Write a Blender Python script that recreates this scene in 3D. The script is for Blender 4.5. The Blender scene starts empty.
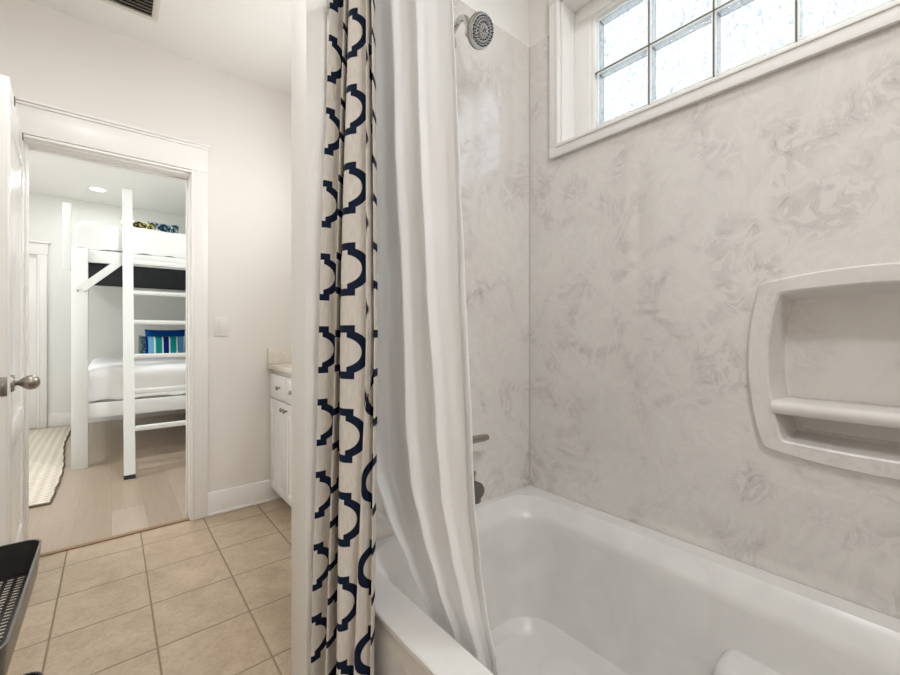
import bpy, bmesh, math, random
from mathutils import Vector, Matrix, noise as mnoise
PI = math.pi
random.seed(7)
SC = bpy.context.scene
COL = SC.collection

# ---------------------------------------------------------------- camera
cam_d = bpy.data.cameras.new('camera')
cam = bpy.data.objects.new('camera', cam_d)
COL.objects.link(cam)
cam.location = (0, 0, 1.115)
cam.rotation_euler = (PI / 2, 0, -math.radians(39.63))
cam_d.sensor_width = 36.0
cam_d.lens = 408.7 / 900 * 36.0
cam_d.shift_y = -0.005
cam_d.clip_start = 0.02
SC.camera = cam

# ---------------------------------------------------------------- exposure, world, big lights
vs = SC.view_settings
vs.view_transform = 'Standard'
vs.look = 'None'
vs.gamma = 1.0
vs.use_curve_mapping = False
vs.exposure = 0.1
SC.cycles.use_denoising = True
SC.cycles.max_bounces = 14
SC.cycles.diffuse_bounces = 8
SC.cycles.transparent_max_bounces = 16
SC.cycles.sample_clamp_indirect = 4.0

world = bpy.data.worlds.new('sky')
SC.world = world
world.use_nodes = True
wn = world.node_tree
wn.nodes['Background'].inputs[0].default_value = (0.93, 0.97, 1.0, 1)
wn.nodes['Background'].inputs[1].default_value = 5.0


def area(name, loc, rot, sx, sy, power, col=(1, 1, 1), portal=False, spread=PI):
    d = bpy.data.lights.new(name, 'AREA')
    d.shape = 'RECTANGLE'
    d.size, d.size_y = sx, sy
    d.energy = power
    d.color = col
    d.spread = spread
    if portal:
        d.cycles.is_portal = True
    o = bpy.data.objects.new(name, d)
    COL.objects.link(o)
    o.location = loc
    o.rotation_euler = rot
    return o


# portals: sampling aid for the sky seen through the two windows (give no light of their own)
area('window_portal', (1.50, 0.345, 2.09), (0, PI / 2, 0), 0.60, 1.25, 1, portal=True)
area('bedroom_window_portal', (-2.22, 4.6, 1.45), (0, -PI / 2, 0), 1.45, 1.7, 1, portal=True)
# unseen lamps added for brightness, and one seen downlight (glowing fixtures built further down)
FILL_BATH = area('added_bath_lamp', (0.10, -0.55, 2.655), (0, 0, 0), 0.34, 0.34, 22, (0.955, 0.98, 1.0))  # unseen lamp added to brighten the bathroom
FILL_BATH.data.shape = 'DISK'
area('added_entry_lamp', (-0.25, 1.75, 2.655), (0, 0, 0), 0.34, 0.34, 7, (0.955, 0.98, 1.0)).data.shape = 'DISK'  # second unseen lamp, added to lift the door end
FILL_VAN = area('added_vanity_lamp', (1.14, 2.02, 2.02), (0, PI / 2, 0), 0.10, 0.60, 9, (0.955, 0.98, 1.0))  # hidden lamp added to brighten the vanity side
area('added_shower_lamp', (0.86, 0.28, 2.715), (0, 0, 0), 0.13, 0.13, 5.0, (0.97, 0.985, 1.0)).data.shape = 'DISK'  # out-of-view lamp added to light the tub from above
for i_, (x_, y_) in enumerate(((-0.12, 6.1), (-1.3, 4.2), (0.35, 3.45))):  # first is the seen downlight; the other two are added fill, out of view
    L_ = area('bedroom_downlight_and_fill', (x_, y_, 2.715), (0, 0, 0), 0.11, 0.11, (6, 24, 15)[i_], (0.96, 0.985, 1.0))
    L_.data.shape = 'DISK'


# ---------------------------------------------------------------- helpers
def lin(c):
    c = c / 255.0
    return c / 12.92 if c <= 0.04045 else ((c + 0.055) / 1.055) ** 2.4


def rgb(r, g, b):
    return (lin(r), lin(g), lin(b), 1.0)


def mat(name, col, rough=0.5, metal=0.0, spec=0.5, bump=None, coat=0.0):
    m = bpy.data.materials.new(name)
    m.use_nodes = True
    nt = m.node_tree
    b = nt.nodes['Principled BSDF']
    b.inputs['Base Color'].default_value = col
    b.inputs['Roughness'].default_value = rough
    b.inputs['Metallic'].default_value = metal
    b.inputs['Specular IOR Level'].default_value = spec
    b.inputs['Coat Weight'].default_value = coat
    if bump:
        sc, st = bump
        tc = nt.nodes.new('ShaderNodeTexCoord')
        n = nt.nodes.new('ShaderNodeTexNoise')
        n.inputs['Scale'].default_value = sc
        n.inputs['Detail'].default_value = 4
        bp_ = nt.nodes.new('ShaderNodeBump')
        bp_.inputs['Strength'].default_value = st
        bp_.inputs['Distance'].default_value = 0.002
        nt.links.new(tc.outputs['Object'], n.inputs['Vector'])
        nt.links.new(n.outputs['Fac'], bp_.inputs['Height'])
        nt.links.new(bp_.outputs['Normal'], b.inputs['Normal'])
    return m


class NT:
    """tiny node-graph helper"""

    def __init__(s, m):
        s.m, s.nt = m, m.node_tree
        s.b = s.nt.nodes['Principled BSDF']

    def n(s, t, **kw):
        x = s.nt.nodes.new(t)
        for k, v in kw.items():
            setattr(x, k, v)
        return x

    def put(s, v, sock):
        if isinstance(v, (int, float)):
            sock.default_value = v
        elif isinstance(v, tuple):
            sock.default_value = v
        else:
            s.nt.links.new(v, sock)

    def M(s, op, a, b=0.0, c=0.0):
        x = s.n('ShaderNodeMath', operation=op)
        s.put(a, x.inputs[0])
        s.put(b, x.inputs[1])
        s.put(c, x.inputs[2])
        return x.outputs[0]

    def xyz(s, vec):
        x = s.n('ShaderNodeSeparateXYZ')
        s.nt.links.new(vec, x.inputs[0])
        return x.outputs

    def coord(s, which='Object'):
        return s.n('ShaderNodeTexCoord').outputs[which]

    def pos(s):
        return s.n('ShaderNodeNewGeometry').outputs['Position']

    def noise(s, vec, scale, detail=4, dist=0.0, rough=0.5):
        x = s.n('ShaderNodeTexNoise')
        s.nt.links.new(vec, x.inputs['Vector'])
        x.inputs['Scale'].default_value = scale
        x.inputs['Detail'].default_value = detail
        x.inputs['Distortion'].default_value = dist
        x.inputs['Roughness'].default_value = rough
        return x.outputs['Fac']

    def mix(s, f, a, b):
        x = s.n('ShaderNodeMix', data_type='RGBA')
        s.put(f, x.inputs[0])
        s.put(a, x.inputs[6])
        s.put(b, x.inputs[7])
        return x.outputs[2]

    def ramp(s, f, *stops):
        x = s.n('ShaderNodeValToRGB')
        s.nt.links.new(f, x.inputs[0])
        el = x.color_ramp.elements
        while len(el) < len(stops):
            el.new(0.5)
        for e, (p, c) in zip(el, stops):
            e.position = p
            e.color = c
        return x.outputs[0]

    def maprange(s, v, a, b, c=0.0, d=1.0):
        x = s.n('ShaderNodeMapRange')
        s.put(v, x.inputs[0])
        for i, q in enumerate((a, b, c, d)):
            x.inputs[i + 1].default_value = q
        return x.outputs[0]

    def bump(s, h, st=0.3, dist=0.002):
        x = s.n('ShaderNodeBump')
        x.inputs['Strength'].default_value = st
        x.inputs['Distance'].default_value = dist
        s.nt.links.new(h, x.inputs['Height'])
        s.nt.links.new(x.outputs[0], s.b.inputs['Normal'])

    def color(s, c):
        s.nt.links.new(c, s.b.inputs['Base Color'])


# ---------------------------------------------------------------- materials
M_WALL = mat('wall paint', rgb(228, 224, 219), 0.65, bump=(260, 0.05))
M_BEDWALL = mat('bedroom wall paint', rgb(231, 231, 227), 0.7)
M_CEIL = mat('ceiling paint', rgb(228, 226, 222), 0.8, bump=(300, 0.04))
M_TRIM = mat('trim enamel', rgb(236, 234, 231), 0.32)
M_DOOR = mat('door enamel', rgb(236, 234, 230), 0.25)
M_PART = mat('textured partition paint', rgb(238, 236, 232), 0.5, bump=(420, 0.35))
M_NICKEL = mat('brushed nickel', (0.36, 0.33, 0.29, 1), 0.30, 1.0)
M_CHROME = mat('satin chrome', (0.62, 0.62, 0.61, 1), 0.20, 1.0)
M_DKNICKEL = mat('dark nozzle rubber', rgb(70, 70, 70), 0.5)
M_BLACK = mat('black plastic', rgb(22, 22, 23), 0.4)
M_CAB = mat('cabinet lacquer', rgb(238, 237, 236), 0.30)
M_BED = mat('white painted bed timber', rgb(224, 226, 224), 0.4)
M_SHEET = mat('white bed linen', rgb(240, 240, 240), 0.85, spec=0.2, bump=(90, 0.2))
M_MATT = mat('mattress ticking', rgb(228, 227, 224), 0.9, spec=0.1)
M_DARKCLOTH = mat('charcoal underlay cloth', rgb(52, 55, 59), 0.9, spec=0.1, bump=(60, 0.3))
M_BLUE = mat('royal blue cotton', rgb(8, 74, 150), 0.85, spec=0.1)
M_VENT = mat('vent enamel', rgb(208, 203, 194), 0.5)
M_VENTDARK = mat('vent duct', rgb(60, 56, 50), 0.8)
M_OAKSTRIP = mat('threshold oak', rgb(140, 112, 82), 0.45)
M_PLATE = mat('switch plastic', rgb(224, 221, 216), 0.3)


def tub_material():
    m = mat('tub cultured marble', rgb(228, 223, 218), 0.26, spec=0.5)
    g = NT(m)
    p = g.coord('Object')
    f = g.noise(p, 5, 6, 1.8)
    g.color(g.ramp(f, (0.35, rgb(212, 210, 207)), (0.62, rgb(218, 216, 213))))
    return m


M_TUB = tub_material()


def marble(name, rough, spec=0.5, k=1.0):
    m = mat(name, rgb(215, 208, 203), rough, spec=spec)
    g = NT(m)
    p = g.pos()
    base = g.noise(p, 4.8, 4, 1.4)
    w = g.n('ShaderNodeTexNoise')
    w.inputs['Scale'].default_value = 4.0
    w.inputs['Detail'].default_value = 3.0
    g.nt.links.new(p, w.inputs['Vector'])
    va = g.n('ShaderNodeVectorMath', operation='SCALE')
    g.nt.links.new(w.outputs['Color'], va.inputs[0])
    va.inputs[3].default_value = 0.28
    vb = g.n('ShaderNodeVectorMath', operation='ADD')
    g.nt.links.new(p, vb.inputs[0])
    g.nt.links.new(va.outputs[0], vb.inputs[1])
    sw = g.noise(vb.outputs[0], 11.5, 8, 2.8, 0.62)
    vein = g.maprange(g.M('ABSOLUTE', g.M('SUBTRACT', sw, 0.5)), 0.0, 0.045, 1.0, 0.0)
    patch = g.maprange(base, 0.50, 0.66)
    cloud = g.maprange(sw, 0.50, 0.66)
    c0 = g.ramp(base, (0.3, rgb(223, 219, 214)), (0.7, rgb(217, 212, 208)))
    c1 = g.mix(g.M('MULTIPLY', cloud, g.M('MULTIPLY_ADD', patch, 0.62 * k, 0.16 * k)), c0, rgb(163, 156, 153))
    c2 = g.mix(g.M('MULTIPLY', vein, g.M('MULTIPLY_ADD', patch, 0.40 * k, 0.12 * k)), c1, rgb(173, 166, 164))
    g.color(c2)
    if spec > 0.5:
        g.b.inputs['Coat Weight'].default_value = 1.0
        g.b.inputs['Coat IOR'].default_value = 1.8
        g.b.inputs['Coat Roughness'].default_value = rough
        g.b.inputs['Roughness'].default_value = 0.35
    return m


M_MARBLE = marble('swirled marble wall panel', 0.06, 0.8)
M_MARBLE_SATIN = marble('swirled marble niche', 0.38, 0.5, 0.5)


def tile_material():
    m = mat('beige floor tile', rgb(200, 178, 148), 0.35)
    g = NT(m)
    p = g.pos()
    x, y, z = g.xyz(p)
    P = 0.301
    fx = g.M('DIVIDE', g.M('ADD', x, 0.175 + 10 * P), P)
    fy = g.M('DIVIDE', g.M('ADD', y, -2.677 + 20 * P), P)

    def edge(f):
        t = g.M('FRACT', f)
        return g.M('MULTIPLY', g.M('MINIMUM', t, g.M('SUBTRACT', 1.0, t)), P)
    e = g.M('MINIMUM', edge(fx), edge(fy))
    grout = g.maprange(e, 0.0022, 0.0034, 1.0, 0.0)
    cv = g.n('ShaderNodeCombineXYZ')
    g.nt.links.new(g.M('FLOOR', fx), cv.inputs[0])
    g.nt.links.new(g.M('FLOOR', fy), cv.inputs[1])
    wn_ = g.n('ShaderNodeTexWhiteNoise')
    g.nt.links.new(cv.outputs[0], wn_.inputs['Vector'])
    off = g.n('ShaderNodeVectorMath', operation='MULTIPLY_ADD')
    g.nt.links.new(wn_.outputs['Color'], off.inputs[0])
    off.inputs[1].default_value = (4, 4, 4)
    g.nt.links.new(p, off.inputs[2])
    n1 = g.noise(off.outputs[0], 9, 6, 0.8, 0.6)
    n2 = g.noise(off.outputs[0], 70, 4, 0.0, 0.65)
    c = g.ramp(n1, (0.30, rgb(168, 149, 127)), (0.70, rgb(192, 174, 151)))
    c = g.mix(g.maprange(n2, 0.50, 0.66, 0.0, 0.40), c, rgb(150, 127, 103))
    c = g.mix(g.maprange(n2, 0.25, 0.42, 0.25, 0.0), c, rgb(220, 203, 178))
    tone = g.maprange(wn_.outputs['Value'], 0, 1, 0.0, 0.16)
    c = g.mix(tone, c, rgb(166, 142, 114))
    c = g.mix(grout, c, rgb(136, 120, 101))
    g.color(c)
    h = g.M('ADD', g.maprange(e, 0.0015, 0.0060), g.M('MULTIPLY', n2, 0.08))
    g.bump(h, 0.8, 0.003)
    g.put(g.maprange(grout, 0, 1, 0.34, 0.75), g.b.inputs['Roughness'])
    return m


M_TILE = tile_material()


def plank_material():
    m = mat('bleached oak planks', rgb(190, 168, 142), 0.30)
    g = NT(m)
    p = g.pos()
    mp = g.n('ShaderNodeMapping')
    mp.inputs['Rotation'].default_value = (0, 0, PI / 2)
    g.nt.links.new(p, mp.inputs[0])
    br = g.n('ShaderNodeTexBrick')
    br.inputs['Scale'].default_value = 1.0
    br.inputs['Brick Width'].default_value = 1.4
    br.inputs['Row Height'].default_value = 0.165
    br.inputs['Mortar Size'].default_value = 0.0012
    br.offset = 0.37
    br.inputs['Color1'].default_value = rgb(180, 164, 147)
    br.inputs['Color2'].default_value = rgb(162, 145, 127)
    br.inputs['Mortar'].default_value = rgb(150, 128, 104)
    g.nt.links.new(mp.outputs[0], br.inputs[0])
    st = g.n('ShaderNodeMapping')
    st.inputs['Scale'].default_value = (14, 1.2, 1)
    g.nt.links.new(p, st.inputs[0])
    gr = g.noise(st.outputs[0], 3.2, 6, 0.8, 0.6)
    c = g.mix(g.maprange(gr, 0.35, 0.75, 0.0, 0.35), br.outputs[0], rgb(142, 119, 96))
    g.color(c)
    return m


M_PLANK = plank_material()


def rug_material():
    m = mat('braided wool', rgb(214, 200, 178), 0.95, spec=0.1)
    g = NT(m)
    p = g.pos()
    x, y, z = g.xyz(p)
    n = g.noise(p, 38, 3, 0.0)
    wv = g.M('SINE', g.M('ADD', g.M('MULTIPLY', y, 2 * PI / 0.045), g.M('MULTIPLY', n, 1.2)))
    wx = g.M('SINE', g.M('ADD', g.M('MULTIPLY', x, 2 * PI / 0.06), g.M('MULTIPLY', n, 2.0)))
    h = g.M('ADD', wv, g.M('MULTIPLY', wx, 0.5))
    g.color(g.ramp(g.maprange(h, -1.4, 1.4), (0.1, rgb(190, 177, 158)), (0.6, rgb(228, 220, 206))))
    g.bump(h, 0.6, 0.006)
    return m


M_RUG = rug_material()
M_RUGEDGE = mat('rug binding', rgb(120, 108, 92), 0.95, spec=0.1)


def trellis_material():
    m = mat('linen with navy trellis', rgb(214, 205, 194), 0.9, spec=0.15)
    g = NT(m)
    uv = g.coord('UV')
    u, v, _ = g.xyz(uv)
    PX, PZ, R, HT = 0.270, 0.185, 0.0425, 0.0084
    US, VS = PX / 2, -0.055

    def medallion(du, dv):
        a = g.M('SUBTRACT', g.M('MULTIPLY', g.M('FRACT', g.M('DIVIDE', g.M('ADD', u, du + 20 * PX), PX)), PX), PX / 2)
        b = g.M('SUBTRACT', g.M('MULTIPLY', g.M('FRACT', g.M('DIVIDE', g.M('ADD', v, dv + 20 * PZ), PZ)), PZ), PZ / 2)
        aa, ab = g.M('ABSOLUTE', a), g.M('ABSOLUTE', b)
        circ = g.M('SUBTRACT', g.M('SQRT', g.M('ADD', g.M('MULTIPLY', g.M('MULTIPLY', a, a), 0.68), g.M('MULTIPLY', b, b))), R)
        box = g.M('MAXIMUM', g.M('SUBTRACT', aa, 0.020), g.M('SUBTRACT', ab, 0.0515))
        s = g.M('MINIMUM', circ, box)
        return g.M('ABSOLUTE', s)
    d = g.M('MINIMUM', medallion(US, VS), medallion(US + PX / 2, VS + PZ / 2))
    ink = g.maprange(d, HT - 0.0006, HT + 0.0006, 1.0, 0.0)
    wv = g.M('ADD', g.M('SINE', g.M('MULTIPLY', u, 2 * PI / 0.0016)), g.M('SINE', g.M('MULTIPLY', v, 2 * PI / 0.0016)))
    st = g.n('ShaderNodeMapping')
    st.inputs['Scale'].default_value = (300, 40, 1)
    g.nt.links.new(uv, st.inputs[0])
    slub = g.noise(st.outputs[0], 1.0, 3)
    lin_ = g.ramp(slub, (0.3, rgb(204, 197, 188)), (0.7, rgb(216, 210, 202)))
    g.color(g.mix(ink, lin_, rgb(21, 31, 52)))
    g.bump(slub, 0.15, 0.001)
    return m


M_TRELLIS = trellis_material()


def liner_material():
    m = mat('white liner cloth', rgb(249, 249, 249), 0.75, spec=0.2)
    g = NT(m)
    out = [n for n in g.nt.nodes if n.type == 'OUTPUT_MATERIAL'][0]
    tr = g.n('ShaderNodeBsdfTranslucent')
    tr.inputs[0].default_value = (0.96, 0.96, 0.96, 1)
    mx = g.n('ShaderNodeMixShader')
    mx.inputs[0].default_value = 0.38
    g.nt.links.new(g.b.outputs[0], mx.inputs[1])
    g.nt.links.new(tr.outputs[0], mx.inputs[2])
    g.nt.links.new(mx.outputs[0], out.inputs[0])
    n = g.noise(g.coord('Object'), 55, 4)
    g.bump(n, 0.10, 0.003)
    return m


M_LINER = liner_material()


def pane_material():
    m = bpy.data.materials.new('obscured glass')
    m.use_nodes = True
    g = NT(m)
    out = [n for n in g.nt.nodes if n.type == 'OUTPUT_MATERIAL'][0]
    g.nt.nodes.remove(g.b)
    p = g.pos()
    mp = g.n('ShaderNodeMapping')
    mp.inputs['Rotation'].default_value = (0.75, 0, 0)
    mp.inputs['Scale'].default_value = (1, 2.6, 1)
    g.nt.links.new(p, mp.inputs[0])
    h = g.noise(mp.outputs[0], 34, 3, 1.6)
    bm_ = g.n('ShaderNodeBump')
    bm_.inputs['Strength'].default_value = 0.5
    bm_.inputs['Distance'].default_value = 0.01
    g.nt.links.new(h, bm_.inputs['Height'])
    tp = g.n('ShaderNodeBsdfTransparent')
    g.nt.links.new(g.ramp(h, (0.34, (0.34, 0.375, 0.40, 1)), (0.43, (0.51, 0.53, 0.545, 1)), (0.62, (0.60, 0.60, 0.605, 1))), tp.inputs[0])
    tl = g.n('ShaderNodeBsdfTranslucent')
    tl.inputs[0].default_value = (0.30, 0.31, 0.32, 1)
    g.nt.links.new(bm_.outputs[0], tl.inputs['Normal'])
    gl = g.n('ShaderNodeBsdfGlossy')
    gl.inputs['Roughness'].default_value = 0.1
    g.nt.links.new(bm_.outputs[0], gl.inputs['Normal'])
    m1 = g.n('ShaderNodeMixShader')
    m1.inputs[0].default_value = 0.2
    g.nt.links.new(tp.outputs[0], m1.inputs[1])
    g.nt.links.new(tl.outputs[0], m1.inputs[2])
    m2 = g.n('ShaderNodeMixShader')
    m2.inputs[0].default_value = 0.04
    g.nt.links.new(m1.outputs[0], m2.inputs[1])
    g.nt.links.new(gl.outputs[0], m2.inputs[2])
    g.nt.links.new(m2.outputs[0], out.inputs[0])
    return m


M_PANE = pane_material()


def clear_glass():
    m = bpy.data.materials.new('clear glass')
    m.use_nodes = True
    g = NT(m)
    out = [n for n in g.nt.nodes if n.type == 'OUTPUT_MATERIAL'][0]
    g.nt.nodes.remove(g.b)
    tp = g.n('ShaderNodeBsdfTransparent')
    gl = g.n('ShaderNodeBsdfGlossy')
    gl.inputs['Roughness'].default_value = 0.02
    mx = g.n('ShaderNodeMixShader')
    mx.inputs[0].default_value = 0.06
    g.nt.links.new(tp.outputs[0], mx.inputs[1])
    g.nt.links.new(gl.outputs[0], mx.inputs[2])
    g.nt.links.new(mx.outputs[0], out.inputs[0])
    return m


M_CLEAR = clear_glass()


def emit(name, col, st):
    m = mat(name, (0.9, 0.9, 0.9, 1), 0.5)
    b = m.node_tree.nodes['Principled BSDF']
    b.inputs['Emission Color'].default_value = col
    b.inputs['Emission Strength'].default_value = st
    return m


M_LAMP = emit('lit lamp diffuser', (1, 0.96, 0.9, 1), 3.0)


def stripe_material():
    m = mat('striped cushion cotton', rgb(20, 50, 130), 0.85, spec=0.1)
    g = NT(m)
    u, v, _ = g.xyz(g.coord('UV'))
    x = g.n('ShaderNodeValToRGB')
    g.nt.links.new(u, x.inputs[0])
    x.color_ramp.interpolation = 'CONSTANT'
    NV, LB, WH, TL, SK = rgb(10, 38, 120), rgb(112, 180, 214), rgb(236, 240, 240), rgb(20, 152, 146), rgb(90, 160, 205)
    stops = [(0.0, NV), (0.06, LB), (0.20, WH), (0.245, TL), (0.40, WH), (0.435, NV), (0.57, WH), (0.60, TL), (0.755, WH), (0.79, NV), (0.81, SK), (0.95, WH)]
    el = x.color_ramp.elements
    while len(el) < len(stops):
        el.new(0.5)
    for e, (p, c) in zip(el, stops):
        e.position = p
        e.color = c
    g.color(x.outputs[0])
    return m


M_STRIPE = stripe_material()


def blotch_material(name, c1, c2, c3, sc):
    m = mat(name, c1, 0.85, spec=0.1)
    g = NT(m)
    f = g.noise(g.coord('UV'), sc, 3, 1.5)
    x = g.n('ShaderNodeValToRGB')
    g.nt.links.new(f, x.inputs[0])
    x.color_ramp.interpolation = 'CONSTANT'
    el = x.color_ramp.elements
    el.new(0.5)
    for e, (p, c) in zip(el, ((0, c1), (0.45, c2), (0.55, c3))):
        e.position = p
        e.color = c
    g.color(x.outputs[0])
    return m


M_OLIVE = blotch_material('olive leaf print', rgb(40, 44, 36), rgb(164, 158, 88), rgb(226, 226, 206), 5)
M_TEAL = blotch_material('blue leaf print', rgb(28, 48, 66), rgb(88, 128, 146), rgb(206, 216, 216), 5)
M_DKTEAL = blotch_material('dark teal speckle', rgb(24, 52, 66), rgb(44, 88, 92), rgb(110, 140, 132), 14)


def counter_material():
    m = mat('cream stone counter', rgb(226, 218, 204), 0.2)
    g = NT(m)
    n = g.noise(g.pos(), 60, 5, 0.5, 0.7)
    g.color(g.ramp(n, (0.35, rgb(218, 210, 197)), (0.6, rgb(230, 224, 213))))
    return m


M_COUNTER = counter_material()


def basket_steel():
    m = mat('brushed steel', (0.24, 0.235, 0.228, 1), 0.38, 1.0)
    g = NT(m)
    st = g.n('ShaderNodeMapping')
    st.inputs['Scale'].default_value = (3, 3, 260)
    g.nt.links.new(g.coord('Object'), st.inputs[0])
    n = g.noise(st.outputs[0], 1, 2)
    g.put(g.maprange(n, 0.3, 0.7, 0.28, 0.46), g.b.inputs['Roughness'])
    return m


M_STEEL = basket_steel()
M_DKSTEEL = mat('dark tray interior', rgb(58, 56, 54), 0.45, 0.5)


# ---------------------------------------------------------------- geometry helpers
def bm_box(bm, x0, x1, y0, y1, z0, z1, bev=0.0, seg=2):
    r = bmesh.ops.create_cube(bm, size=1.0)
    vs_ = r['verts']
    for v in vs_:
        v.co.x = x0 + (v.co.x + 0.5) * (x1 - x0)
        v.co.y = y0 + (v.co.y + 0.5) * (y1 - y0)
        v.co.z = z0 + (v.co.z + 0.5) * (z1 - z0)
    if bev > 0:
        es = list({e for v in vs_ for e in v.link_edges})
        bmesh.ops.bevel(bm, geom=es, offset=bev, segments=seg, affect='EDGES', profile=0.5)
    return bm


def box(x0, x1, y0, y1, z0, z1, bev=0.0, seg=2):
    return bm_box(bmesh.new(), x0, x1, y0, y1, z0, z1, bev, seg)


def bm_tube(bm, pts, rad, n=14, cap=True):
    """tube along points; rad is a number or list"""
    P = [Vector(p) for p in pts]
    R = rad if isinstance(rad, (list, tuple)) else [rad] * len(P)
    rings = []
    up = Vector((0, 0, 1))
    prev = None
    for i, p in enumerate(P):
        t = (P[min(i + 1, len(P) - 1)] - P[max(i - 1, 0)]).normalized()
        a = prev - t * prev.dot(t) if prev is not None else (up if abs(t.z) < 0.9 else Vector((1, 0, 0))).cross(t)
        a.normalize()
        prev = a
        b = t.cross(a)
        rings.append([bm.verts.new(p + (a * math.cos(2 * PI * k / n) + b * math.sin(2 * PI * k / n)) * R[i]) for k in range(n)])
    for r0, r1 in zip(rings, rings[1:]):
        for k in range(n):
            bm.faces.new((r0[k], r0[(k + 1) % n], r1[(k + 1) % n], r1[k]))
    if cap:
        bm.faces.new(rings[0][::-1])
        bm.faces.new(rings[-1])
    return bm


def tube(pts, rad, n=14):
    return bm_tube(bmesh.new(), pts, rad, n)


def bm_lathe(bm, prof, origin, axis, n=28):
    """prof: list of (radius, distance along axis)"""
    ax = Vector(axis).normalized()
    a = (Vector((0, 0, 1)) if abs(ax.z) < 0.9 else Vector((1, 0, 0))).cross(ax).normalized()
    b = ax.cross(a)
    o = Vector(origin)
    rings = []
    for r, h in prof:
        r = max(r, 0.0002)
        rings.append([bm.verts.new(o + ax * h + (a * math.cos(2 * PI * k / n) + b * math.sin(2 * PI * k / n)) * r) for k in range(n)])
    for r0, r1 in zip(rings, rings[1:]):
        for k in range(n):
            bm.faces.new((r0[k], r0[(k + 1) % n], r1[(k + 1) % n], r1[k]))
    bm.faces.new(rings[0][::-1])
    bm.faces.new(rings[-1])
    return bm


def lathe(prof, origin, axis, n=28):
    return bm_lathe(bmesh.new(), prof, origin, axis, n)


def bm_loops(bm, loops, close_last=True, close_first=False):
    V = [[bm.verts.new(p) for p in L] for L in loops]
    n = len(V[0])
    for a, b in zip(V, V[1:]):
        for k in range(n):
            bm.faces.new((a[k], a[(k + 1) % n], b[(k + 1) % n], b[k]))
    if close_last:
        bm.faces.new(V[-1])
    if close_first:
        bm.faces.new(V[0][::-1])
    return bm


def rrect(x0, x1, y0, y1, z, r, n=8, m=6):
    """rounded rectangle as a point list (counter-clockwise), same count for any radius"""
    r = max(r, 1e-4)
    cs = [(x1 - r, y1 - r, 0), (x0 + r, y1 - r, PI / 2), (x0 + r, y0 + r, PI), (x1 - r, y0 + r, 1.5 * PI)]
    arcs = [[(cx + r * math.cos(a0 + k * PI / 2 / n), cy + r * math.sin(a0 + k * PI / 2 / n)) for k in range(n + 1)] for cx, cy, a0 in cs]
    out = []
    for i in range(4):
        out += arcs[i]
        p, q = arcs[i][-1], arcs[(i + 1) % 4][0]
        out += [(p[0] + (q[0] - p[0]) * k / m, p[1] + (q[1] - p[1]) * k / m) for k in range(1, m)]
    return [(x, y, z) for x, y in out]


def obj(name, bm, material, parent=None, smooth=35, local=True):
    bmesh.ops.recalc_face_normals(bm, faces=bm.faces[:])
    if smooth:
        for f in bm.faces:
            f.smooth = True
        for e in bm.edges:
            if len(e.link_faces) == 2 and e.calc_face_angle(0) > math.radians(smooth):
                e.smooth = False
    me = bpy.data.meshes.new(name)
    bm.to_mesh(me)
    bm.free()
    me.materials.append(material)
    o = bpy.data.objects.new(name, me)
    COL.objects.link(o)
    if parent is not None:
        o.parent = parent
        # geometry is written in world coordinates unless the parent is turned; keep it there
        if local:
            o.matrix_parent_inverse = Matrix.Translation(-Vector(world_loc(parent)))
    return o


def world_loc(o):
    v = Vector(o.location)
    if o.parent is not None:
        v = Vector(o.matrix_parent_inverse.translation) + v + world_loc(o.parent)
    return v


def tag(o, label=None, cat=None, group=None, kind=None):
    if label:
        o['label'] = label
    if cat:
        o['category'] = cat
    if group:
        o['group'] = group
    if kind:
        o['kind'] = kind
    return o


def thing(name, label, cat, loc, group=None):
    o = bpy.data.objects.new(name, None)
    o.empty_display_size = 0.05
    COL.objects.link(o)
    o.location = loc
    return tag(o, label, cat, group)


def struct(name, bm, m, label, cat, parent=None, smooth=35):
    o = obj(name, bm, m, parent, smooth)
    if parent is None:
        tag(o, label, cat, kind='structure')
    return o


def slab_with_holes(fixed, f0, f1, a0, a1, z0, z1, holes):
    """a wall slab with rectangular openings. fixed 'x': thickness f0..f1 in x, a is y; fixed 'y': the other way"""
    bm = bmesh.new()
    As = sorted({a0, a1} | {h for q in holes for h in q[:2] if a0 < h < a1})
    Zs = sorted({z0, z1} | {h for q in holes for h in q[2:] if z0 < h < z1})
    for p, q in zip(As, As[1:]):
        run = None
        for s, t in list(zip(Zs, Zs[1:])) + [(None, None)]:
            solid = s is not None and not any(h[0] <= (p + q) / 2 <= h[1] and h[2] <= (s + t) / 2 <= h[3] for h in holes)
            if solid:
                run = (run[0], t) if run else (s, t)
            if (not solid) and run:
                if fixed == 'x':
                    bm_box(bm, f0, f1, p, q, run[0], run[1])
                else:
                    bm_box(bm, p, q, f0, f1, run[0], run[1])
                run = None
    bmesh.ops.remove_doubles(bm, verts=bm.verts[:], dist=1e-5)
    return bm


# ---------------------------------------------------------------- the setting: bathroom shell
XW, YF, YD, ZC = 1.305, 1.07, 2.865, 2.745      # tub wall, faucet wall, door wall, ceiling
XL, YB = -1.05, -1.25
DX0, DX1, DZ = -0.332, 0.358, 2.055              # doorway
WIN = (-0.23, 0.92, 1.824, 2.366)                # window opening (y0,y1,z0,z1)
NICHE = (-0.106, 0.292, 0.832, 1.228)
TUBY = -0.46

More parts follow.
